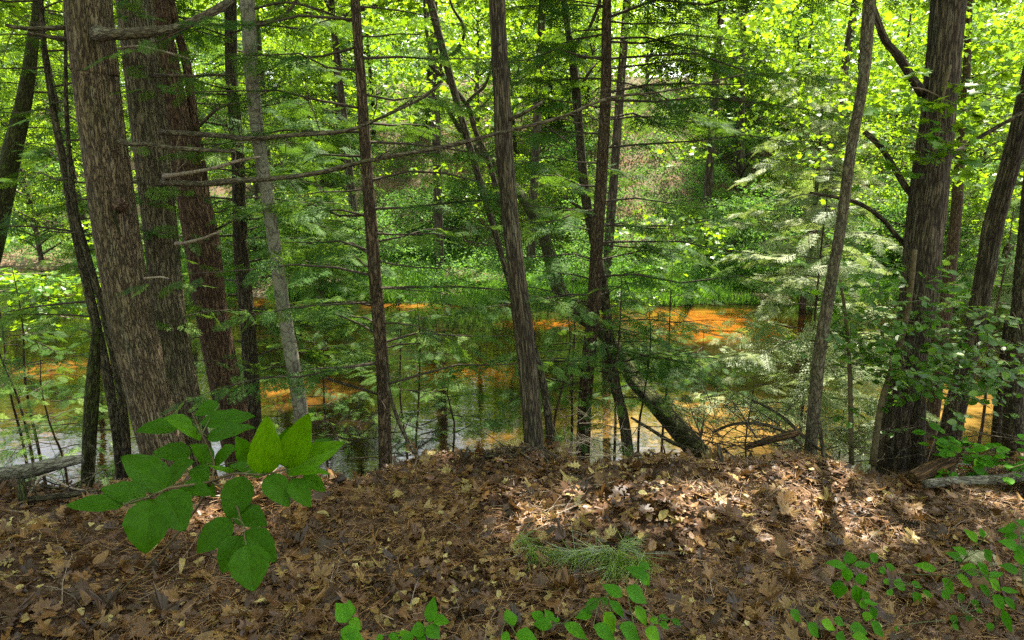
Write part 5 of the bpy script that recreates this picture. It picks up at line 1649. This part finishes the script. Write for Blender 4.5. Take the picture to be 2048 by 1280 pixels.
log('rotten_log', 'split rotten orange-brown log on the crest below the big oak', 'log', [(1822, 958, 30, 3.35), (1850, 945, 34, 3.4), (1885, 928, 32, 3.45), (1912, 914, 24, 3.5)], M['rot_wood'], 24, .22, 16, stub)
log('fallen_log', 'gray round log lying at the right edge below the bright seedling', 'log', [(1850, 968, 17, 3.25), (1900, 963, 18, 3.27), (1970, 960, 19, 3.3), (2060, 953, 20, 3.35), (2120, 950, 18, 3.4)], M['gray_log'], 20, .08)
log('dead_branch', 'arched dead limb over the dark twig tangle', 'branch', [(1425, 865, 5, 4.0), (1460, 850, 6, 3.95), (1500, 846, 6, 3.9), (1540, 852, 7, 3.9), (1575, 868, 8, 3.9), (1605, 890, 9, 3.85)], M['dark_bark'], 8)
log('dead_branch', 'thick brown broken limb lying in the dark twig tangle', 'branch', [(1490, 895, 10, 3.9), (1540, 880, 14, 3.9), (1580, 870, 15, 3.85), (1598, 866, 10, 3.85)], M['rot_wood'], 12)
log('dead_branch', 'long thin dead limb slanting across the slim leaning trunk', 'branch', [(1505, 800, 4, 4.3), (1560, 830, 6, 4.1), (1610, 875, 7, 3.9), (1660, 915, 5, 3.8), (1690, 935, 3, 3.75)], M['dark_bark'], 8)
log('dead_branch', 'forked dead limb slanting right below the leaning mossy trunk', 'branch', [(1262, 835, 5, 4.6), (1300, 858, 7, 4.5), (1345, 885, 8, 4.3), (1400, 905, 7, 4.1)], M['dark_bark'], 8)
log('dead_branch', 'dead limb propped against the slim hemlock trunk', 'branch', [(768, 715, 5, 3.9), (778, 780, 7, 3.85), (800, 850, 8, 3.8), (838, 920, 9, 3.6)], M['dark_bark'], 8)
log('dead_branch', 'dark dead limb pointing left beyond the slim hemlock trunk', 'branch', [(620, 745, 4, 5.0), (680, 765, 6, 4.8), (730, 780, 6, 4.6), (760, 790, 5, 4.2)], M['dark_bark'], 8)
log('snag', 'thin broken stake standing right of the slim leaning trunk', 'stump', [(1638, 842, 7, 3.75), (1643, 880, 8, 3.7), (1650, 925, 9, 3.65), (1652, 945, 10, 3.6)], M['dark_bark'], 10)
log('snag', 'short dark broken stub in the leaf litter before the twig tangle', 'stump', [(1437, 890, 8, 3.6), (1441, 910, 9, 3.55), (1444, 930, 10, 3.5)], M['dark_bark'], 10)
log('snag', 'mossy broken stub at the left brush below the mossy log', 'stump', [(42, 962, 14, 3.25), (44, 985, 18, 3.2), (46, 1012, 20, 3.15)], M['mossy_bark'], 12, .25)


def ground_stick(label, pts, r, mat, twigs=0):
    p = [[*on_ground(x, y, lift=.02), r * (1 - .5 * k / len(pts))] for k, (x, y) in enumerate(pts)]
    t = thing('stick', label, 'stick', p[0][:3])
    mb = MB()
    q = tube(mb, p, 8, .03, .12, 30, len(label))
    for k in range(twigs):
        i = rng.integers(2, len(q) - 1)
        twig(mb, q[i, :3], norm(norm(q[i, :3] - q[i - 1, :3]) + rng.normal(0, .6, 3) * [1, 1, .3]), .12, r * .4, 1)
    mb.build('wood', mat, t)


ground_stick('pale curved stick lying in the sun patch left of the pine sprig', [(1018, 1060), (1040, 1055), (1080, 1040), (1130, 1022), (1175, 998)], .006, M['dead_wood'], 2)
ground_stick('lichen-gray stick lying across the pine sprig', [(1125, 1058), (1170, 1070), (1215, 1085), (1260, 1098), (1310, 1105), (1370, 1106)], .008, M['gray_log'])
ground_stick('thin pale twig on the litter right of the furrowed oak', [(1010, 985), (1080, 985), (1150, 970), (1190, 950)], .004, M['dead_wood'], 2)
ground_stick('thin twig along the crest below the dark twig tangle', [(1190, 975), (1240, 960), (1290, 955), (1360, 958)], .003, M['dead_wood'])
ground_stick('thin forked twig in the right sun patch', [(1690, 1000), (1720, 1040), (1745, 1075), (1780, 1085)], .003, M['dark_twig'], 2)
ground_stick('thin twig lying between seedlings at the lower right', [(1730, 1100), (1765, 1120), (1790, 1145)], .003, M['dead_wood'])
ground_stick('thin gray twig on the litter right of the sun patch', [(1960, 1000), (1985, 1030), (2000, 1060)], .004, M['dead_wood'])
ground_stick('short pale straw on the litter between two seedlings', [(765, 1230), (790, 1240), (808, 1248)], .0022, M['pale_twig'])

# green pine sprig on the litter
sp = on_ground(1200, 1110)
t = thing('pine_sprig', 'fallen green pine sprig with long needles on the litter', 'pine sprig', sp)
w = MB()
spp = [(1070, 1100), (1110, 1110), (1160, 1105), (1210, 1100), (1240, 1098), (1280, 1110)]
tube(w, [[*on_ground(x, y, lift=.03), .003] for x, y in spp], 6, .03)
w.build('twig', M['stem_brown'], t)
nb = MB()
tv = np.array([[-.5, 0, 0], [.5, 0, 0], [.4, .5, .03], [-.4, .5, .03], [0, 1, 0]], float)
tt = np.array([[0, 1, 2], [0, 2, 3], [3, 2, 4]])
for (x, y, n, dx, dy, sp_) in ((1040, 1078, 60, .5, -.8, .7), (1065, 1098, 80, .2, -1, .8), (1100, 1104, 60, .5, -.8, 1), (1150, 1108, 90, -.5, -.8, 1), (1185, 1106, 110, -.8, -.7, .9), (1215, 1104, 120, -.5, -1, .9), (1240, 1110, 150, .0, -1.2, .9), (1262, 1128, 130, .1, -1.3, .8), (1245, 1095, 60, .9, .4, 1), (1280, 1115, 70, -.1, -1.2, .8), (1225, 1130, 90, -.2, -1.2, .8)):
    p = on_ground(x, y, lift=.05)
    n = int(n * .9)
    d = norm(np.array([dx, dy, .1]) + rng.normal(0, sp_ * .6, (n, 3)) * [1, 1, .45])
    L = rng.uniform(.08, .16, n)
    scatter(nb, tv, tt, p + rng.normal(0, .012, (n, 3)), d, norm(np.array([0, -.5, 1.]) + rng.normal(0, .3, (n, 3))), np.stack([np.full(n, .0022), L, L], -1), rng.uniform(0, 1, n))
nb.build('needles', M['pine_needles'], t)

# stone and cone
def stone(px, py, sx, sy, sz, label):
    g = on_ground(px, py)
    mb = MB()
    u = np.linspace(0, 2 * math.pi, 28, endpoint=False)
    v = np.linspace(-math.pi / 2, math.pi / 2, 15)
    U, Vv = np.meshgrid(u, v)
    P = np.stack([np.cos(U) * np.cos(Vv), np.sin(U) * np.cos(Vv), np.sin(Vv)], -1)
    P = P * (0.8 + .4 * fbm(P * 1.6 + 3, 5, 3))[..., None] * np.array([sx, sy, sz])
    i = np.arange(28 * 15).reshape(15, 28)
    a, b = i[:-1], np.roll(i[:-1], -1, 1)
    d, e = i[1:], np.roll(i[1:], -1, 1)
    mb.add(P.reshape(-1, 3) + g + [0, 0, sz * .25], np.concatenate([np.stack([a, b, e], -1).reshape(-1, 3), np.stack([a, e, d], -1).reshape(-1, 3)]))
    o = mb.build('stone', simple_mat('mossy_stone', [(.35, (.13, .14, .06)), (.65, (.30, .29, .16))], scale=45, bump=.8))
    tag(o, label, 'stone')


stone(1955, 1122, .085, .06, .03, 'pale flat stone half sunk in the litter')


def cone(px, py, label):
    g = on_ground(px, py)
    t = thing('pine_cone', label, 'pine cone', g)
    mb = MB()
    ax = norm(np.array([.8, -.3, .1]))
    X, _, Zv = (k[0] for k in frames(ax[None], np.array([[0, 0, 1.]])))
    tube(mb, [[*(g + [0, 0, .02]), .008], [*(g + [0, 0, .02] + ax * .1), .003]], 6, .02)
    for k in range(60):
        s = k / 60
        a = k * 2.4
        rad = .02 * math.sin(math.pi * (.15 + .8 * s))
        o_ = X * math.cos(a) + Zv * math.sin(a)
        p = g + [0, 0, .02] + ax * .1 * s
        tip = p + o_ * (rad + .008) + ax * .012
        sd = np.cross(o_, ax)
        k0 = [p + sd * .003, p - sd * .003, tip - sd * .006, tip + sd * .006]
        mb.add(k0, [(0, 1, 2), (0, 2, 3)])
    mb.build('scales', M['dark_twig'], t)


cone(1787, 1052, 'dark pine cone beside the right sun patch')

# ================================================================== FAR BANK
def build_far_ground_cover():
    g = MB()
    n = 125000
    X = rng.uniform(-17, 15, n)
    t = rng.uniform(0, 1, n) ** 1.3 * 6.0 - .1
    Y = far_bank(X) + t
    den = fbm(np.stack([X * .5, Y * .5, X * 0], -1), 51, 3)
    ok = (den + .16 * (X > -4) > .44) | ((t < .9) & (den > .30))
    X, Y, den = X[ok], Y[ok], den[ok]
    n = len(X)
    P = np.stack([X, Y, terrain(X, Y) - .02], -1)
    tv = np.array([[-.5, 0, 0], [.5, 0, 0], [.35, .55, .04], [-.35, .55, .04], [0, 1, .15]], float)
    tt = np.array([[0, 1, 2], [0, 2, 3], [3, 2, 4]])
    d = norm(np.array([0, 0, 1.]) + rng.normal(0, .42, (n, 3)))
    L = rng.uniform(.18, .5, n) * (.5 + den)
    scatter(g, tv, tt, P, d, norm(rng.normal(0, 1, (n, 3)) * [1, 1, .1]), np.stack([np.full(n, .018), L, L], -1), np.clip(rng.normal(.5, .25, n), 0, 1))
    tag(g.build('bank_grass', M['grass']), 'bright green grass along the far bank', kind='stuff')
    u = MB()
    n = 11000
    X = rng.uniform(-24, 22, n)
    t = rng.uniform(0, 1, n) * 19 + .1
    Y = far_bank(X) + t
    den = fbm(np.stack([X * .3, Y * .3, X * 0], -1), 61, 3)
    ok = den > .36
    X, Y = X[ok], Y[ok]
    C = np.stack([X, Y, terrain(X, Y) + .06 + .85 * rng.uniform(0, 1, len(X)) ** 1.5], -1)
    leaf_cluster(u, C, 22, .34, .08, .10, RHOMB, tilt=.5, cull=False)
    tag(u.build('ground_cover', M['gray_green']), 'low leafy ground cover on the far slope', kind='stuff')


build_far_ground_cover()

GAPS = [(-60, 150, 'left of the thickest pine'), (150, 450, 'behind the left pine group'), (450, 640, 'past the smooth gray trunk'), (640, 860, 'past the slim hemlock trunk'),
        (860, 1060, 'left of the furrowed oak'), (1060, 1260, 'between the furrowed oak and layered hemlock'), (1260, 1480, 'right of the layered hemlock'), (1480, 1680, 'left of the slim leaning trunk'), (1680, 1860, 'between the slim leaning trunk and big oak'), (1860, 2110, 'right of the big oak')]
ROWS = [(1.2, 3.5, 'at the far waterline'), (6.5, 10.0, 'on the lower far slope'), (10.5, 14.5, 'on the middle far slope'), (16.5, 22, 'on the upper far slope')]

variants = []
for k in range(5):
    variants.append(('maple', far_broadleaf(100 + k, 6.0 + k * .8, 2.5 + .2 * k, 36, 44, .125, .10, 4, crad=.46)))
for k in range(2):
    variants.append(('bush', far_broadleaf(300 + k, 2.6 + .6 * k, 1.7, 24, 28, .11, .08, 5, crad=.4)))
for k in range(3):
    variants.append(('hemlock', far_hemlock(400 + k, 6.5 + 1.2 * k, 2.4, 60)))
MESH = {}
for i, (kind, (w, f)) in enumerate(variants):
    MESH.setdefault(kind, []).append((w.mesh('trunk', M['far_bark']), {c: None for c in ('maple_far', 'gray_green', 'hemlock_far')}, f))


def far_tree(kind, x, y, label, leafmat, s=1.0, rot=None, group='trees across the river'):
    wm, cache, f = MESH[kind][rng.integers(0, len(MESH[kind]))]
    if cache[leafmat] is None:
        cache[leafmat] = f.mesh('crown', M[leafmat])
    nm_ = {'maple': 'maple_tree', 'bush': 'bush', 'hemlock': 'hemlock_tree'}[kind]
    t = thing(nm_, label, 'bush' if kind == 'bush' else 'tree', (x, y, gz(x, y) - .05), group)
    t.rotation_euler = (0, 0, rng.uniform(0, 6.28) if rot is None else rot)
    t.scale = (s, s, s * rng.uniform(.92, 1.1))
    for n_, me in (('trunk', wm), ('crown', cache[leafmat])):
        o = bpy.data.objects.new(n_, me)
        COL.objects.link(o)
        o.parent = t
    return t


def shades(x, y, r, h):
    """how many of the sunlit far-bank places this crown would shade"""
    m_ = (FP[:, 1] > 19) & (FP[:, 2] > -2.35)
    p, fr = FP[m_], FR[m_]
    z = gz(x, y) + np.linspace(.5, h, 6)
    k = (z[None] - p[:, 2:3]) / SUN[2]
    qx, qy = p[:, 0:1] + SUN[0] * k - x, p[:, 1:2] + SUN[1] * k - y
    return int(((k > .5) & (np.hypot(qx, qy) < r * .7 + fr[:, None] * .5)).any(1).sum())


def crosses_fleck(x, y, r, h):
    """would a crown of radius r and height h here shade one of the sunlit water spots?"""
    m_ = FP[:, 2] <= -2.3
    p, fr = FP[m_], FR[m_]
    k = np.linspace(.5, h, 8)[None] / SUN[2]
    qx, qy = p[:, 0:1] + SUN[0] * k - x, p[:, 1:2] + SUN[1] * k - y
    return bool((np.hypot(qx, qy) < r * .75 + fr[:, None] * .6).any())


KINDS = {0: [('bush', 'gray_green', 'low gray-green bush'), ('maple', 'maple_far', 'bright green maple')],
         1: [('maple', 'maple_far', 'yellow-green maple'), ('bush', 'gray_green', 'leafy gray-green bush'), ('bush', 'maple_far', 'bright yellow-green bush'), ('hemlock', 'hemlock_far', 'dark hemlock')],
         2: [('maple', 'maple_far', 'sunlit yellow-green maple'), ('bush', 'maple_far', 'sunlit thicket bush'), ('maple', 'gray_green', 'gray-green understory maple'), ('hemlock', 'hemlock_far', 'dark hemlock')],
         3: [('maple', 'maple_far', 'spreading bright maple'), ('bush', 'gray_green', 'gray-green thicket bush'), ('hemlock', 'hemlock_far', 'tall dark hemlock')]}
for ri, (d0, d1, rp) in enumerate(ROWS):
    for gi, (g0, g1, gp) in enumerate(GAPS):
        for ki, (kind, lm, nm_) in enumerate(KINDS[ri]):
            if (ri == 0 and kind == 'maple' and gi in (4, 5)) or (ri == 1 and kind == 'hemlock' and gi not in (2, 3, 6)):
                continue
            best = None
            r = {'bush': 1.5, 'maple': 2.4, 'hemlock': 2.4}[kind]
            h = {'bush': 3, 'maple': 7, 'hemlock': 8}[kind]
            for tries in range(10):
                px = rng.uniform(g0, g1)
                yb = far_bank((px - 1024) / F * 22) + (rng.uniform(4.6, 8) if (ri == 1 and kind == 'bush') else rng.uniform(d0 + 2, d1 + 1.5) if ri == 1 else rng.uniform(d0, d1))
                x = (px - 1024) / F * yb
                bad = shades(x, yb, r, h) + (10 if ri < 2 and crosses_fleck(x, yb, r, h) else 0)
                if best is None or bad < best[0]:
                    best = (bad, x, yb)
                if bad == 0:
                    break
            bad, x, yb = best
            if bad >= 10 and ri == 0:
                continue
            far_tree(kind, x, yb, f'{nm_} {rp}, {gp}', lm, rng.uniform(.85, 1.15) * (1, 1, .90, .98)[ri])

# tall canopy trees whose crowns close over the river
def canopy_tree(x, y, H, rad, n, label, cat='tree', per=38, size=.25, mat='maple_far', r0=.16):
    t = thing('canopy_tree', label, cat, (x, y, gz(x, y)), 'tall trees closing over the river')
    w = MB()
    lx, ly = rng.normal(0, .4), rng.uniform(-3.6, -2.2)
    z = gz(x, y)
    tp = [[x + lx * h, y + ly * h, z - .3 + h * H * .92, r0 * (1 - .75 * h)] for h in np.linspace(0, 1, 6)]
    tube(w, tp, 14, .4, .06, 5, 3)
    C = []
    for k in range(16):
        h = rng.uniform(.46, .97)
        a = k * 2.4
        b = np.array([x + lx * h, y + ly * h, z + h * H * .9])
        e = b + np.array([math.cos(a), math.sin(a), rng.uniform(.1, .5)]) * rad * rng.uniform(.6, 1.1)
        tube(w, [[*b, .06], [*((b + e) / 2 + [0, 0, .3]), .04], [*e, .012]], 6, .6, cap=False)
        for j in range(n // 16):
            u = rng.uniform(.25, 1.1)
            C.append(b + (e - b) * u + rng.normal(0, 1, 3) * np.array([.9, .9, .5]))
    w.build('trunk', M['far_bark'], t)
    f = MB()
    leaf_cluster(f, np.array(C), per, .75, .14, size, RHOMB, tilt=.5, cull=True)
    f.build('crown', M[mat], t)


CT = [(-17, 27.5, 'left of the thickest pine'), (-12.5, 26.5, 'behind the thickest pine'), (-8.6, 24.6, 'behind the reddish pine'), (-5.2, 23.2, 'past the smooth gray trunk'), (-2.4, 22.4, 'left of the furrowed oak'),
      (.6, 23.0, 'behind the furrowed oak'), (3.0, 21.6, 'right of the layered hemlock'), (6.4, 22.8, 'left of the slim leaning trunk'), (9.6, 21.8, 'behind the slim leaning trunk'), (13.0, 22.4, 'behind the big oak'), (16.6, 23, 'at the right edge')]
for k, (x, y, w_) in enumerate(CT):
    canopy_tree(x, y, rng.uniform(17, 21), 5.2, 256, f'tall straight tree rising from the far bank {w_}')
# woodland beyond: one mass
def build_far_wood():
    mb = MB()
    n = 9500
    X = rng.uniform(-62, 62, n)
    Y = rng.uniform(43, 70, n)
    Z = terrain(X, Y)
    C = np.stack([X, Y, Z + rng.uniform(.3, 11, n)], -1)
    C = C[C[:, 2] < 1.6 + .25 * C[:, 1]]
    leaf_cluster(mb, C, 30, 1.3, .35, .34, RHOMB, tilt=.6, cull=False)
    # flanks
    for sx in (-1, 1):
        n = 1100
        X = sx * rng.uniform(24, 60, n)
        Y = rng.uniform(8, 46, n)
        ok = (Y > far_bank(X) + 1) | (Y < 7)
        X, Y = X[ok], Y[ok]
        C = np.stack([X, Y, terrain(X, Y) + rng.uniform(.4, 12, len(X))], -1)
        leaf_cluster(mb, C, 30, 1.0, .3, .26, RHOMB, tilt=.6, cull=False)
    tag(mb.build('distant_woodland', M['maple_far']), 'green mass of woodland far behind the river trees', kind='stuff')


build_far_wood()

def build_shade_wood():  # unseen leaf mass added to dim skylight, open on the right for side light
    mb = MB()
    n = 1500
    X = rng.uniform(-26, 7, n)
    Y = rng.uniform(-24, -2.5, n)
    Z = rng.uniform(.5, 13, n)
    ok = (Y < -5) | (Z > 5.5)
    leaf_cluster(mb, np.stack([X, Y, Z], -1)[ok], 26, 1.0, .3, .3, RHOMB, tilt=.6, cull=True)
    n = 420
    C = np.stack([rng.uniform(-10, 5, n), rng.uniform(-3, 4.5, n), rng.uniform(6, 11, n)], -1)
    leaf_cluster(mb, C, 24, .8, .2, .2, RHOMB, tilt=.6, cull=True)
    tag(mb.build('shade_wood_behind', M['maple_far']), 'unseen woodland mass added behind the viewer to dim the skylight', kind='stuff')


build_shade_wood()

# ================================================================== LIGHT, WORLD, CAMERA
wd = bpy.data.worlds.new('World')
sc.world = wd
wd.use_nodes = True
nt = wd.node_tree
nt.nodes.clear()
sky = nt.nodes.new('ShaderNodeTexSky')
sky.sky_type = 'NISHITA'
sky.sun_disc = False
sky.sun_elevation = SUN_EL
sky.sun_rotation = SUN_AZ
sky.dust_density = 3.0
sky.ozone_density = 0.6
hs = nt.nodes.new('ShaderNodeHueSaturation')
hs.inputs['Saturation'].default_value = 0.35
bg = nt.nodes.new('ShaderNodeBackground')
bg.inputs['Strength'].default_value = 0.15
wo = nt.nodes.new('ShaderNodeOutputWorld')
nt.links.new(sky.outputs[0], hs.inputs['Color'])
nt.links.new(hs.outputs[0], bg.inputs[0])
nt.links.new(bg.outputs[0], wo.inputs[0])

ld = bpy.data.lights.new('sun', 'SUN')
ld.energy = 5.0
ld.angle = R(0.5)
ld.color = (1.0, 0.91, 0.77)
lo = bpy.data.objects.new('sun', ld)
COL.objects.link(lo)
lo.rotation_euler = Vector(SUN).to_track_quat('Z', 'Y').to_euler()

cd = bpy.data.cameras.new('camera')
cd.lens = 24
cd.sensor_width = 36
cd.clip_start = 0.05
cd.clip_end = 500
co = bpy.data.objects.new('camera', cd)
COL.objects.link(co)
co.location = Vector(CAM)
co.rotation_euler = (R(90) - PITCH, 0, 0)
sc.camera = co

sc.view_settings.view_transform = 'Standard'
sc.view_settings.look = 'None'
sc.view_settings.exposure = 2.4
sc.view_settings.gamma = 1.0
sc.cycles.max_bounces = 6
sc.cycles.diffuse_bounces = 4
sc.cycles.glossy_bounces = 2
sc.cycles.transmission_bounces = 4
sc.cycles.use_denoising = False
sc.cycles.sample_clamp_indirect = 6.0
sc.cycles.caustics_reflective = False
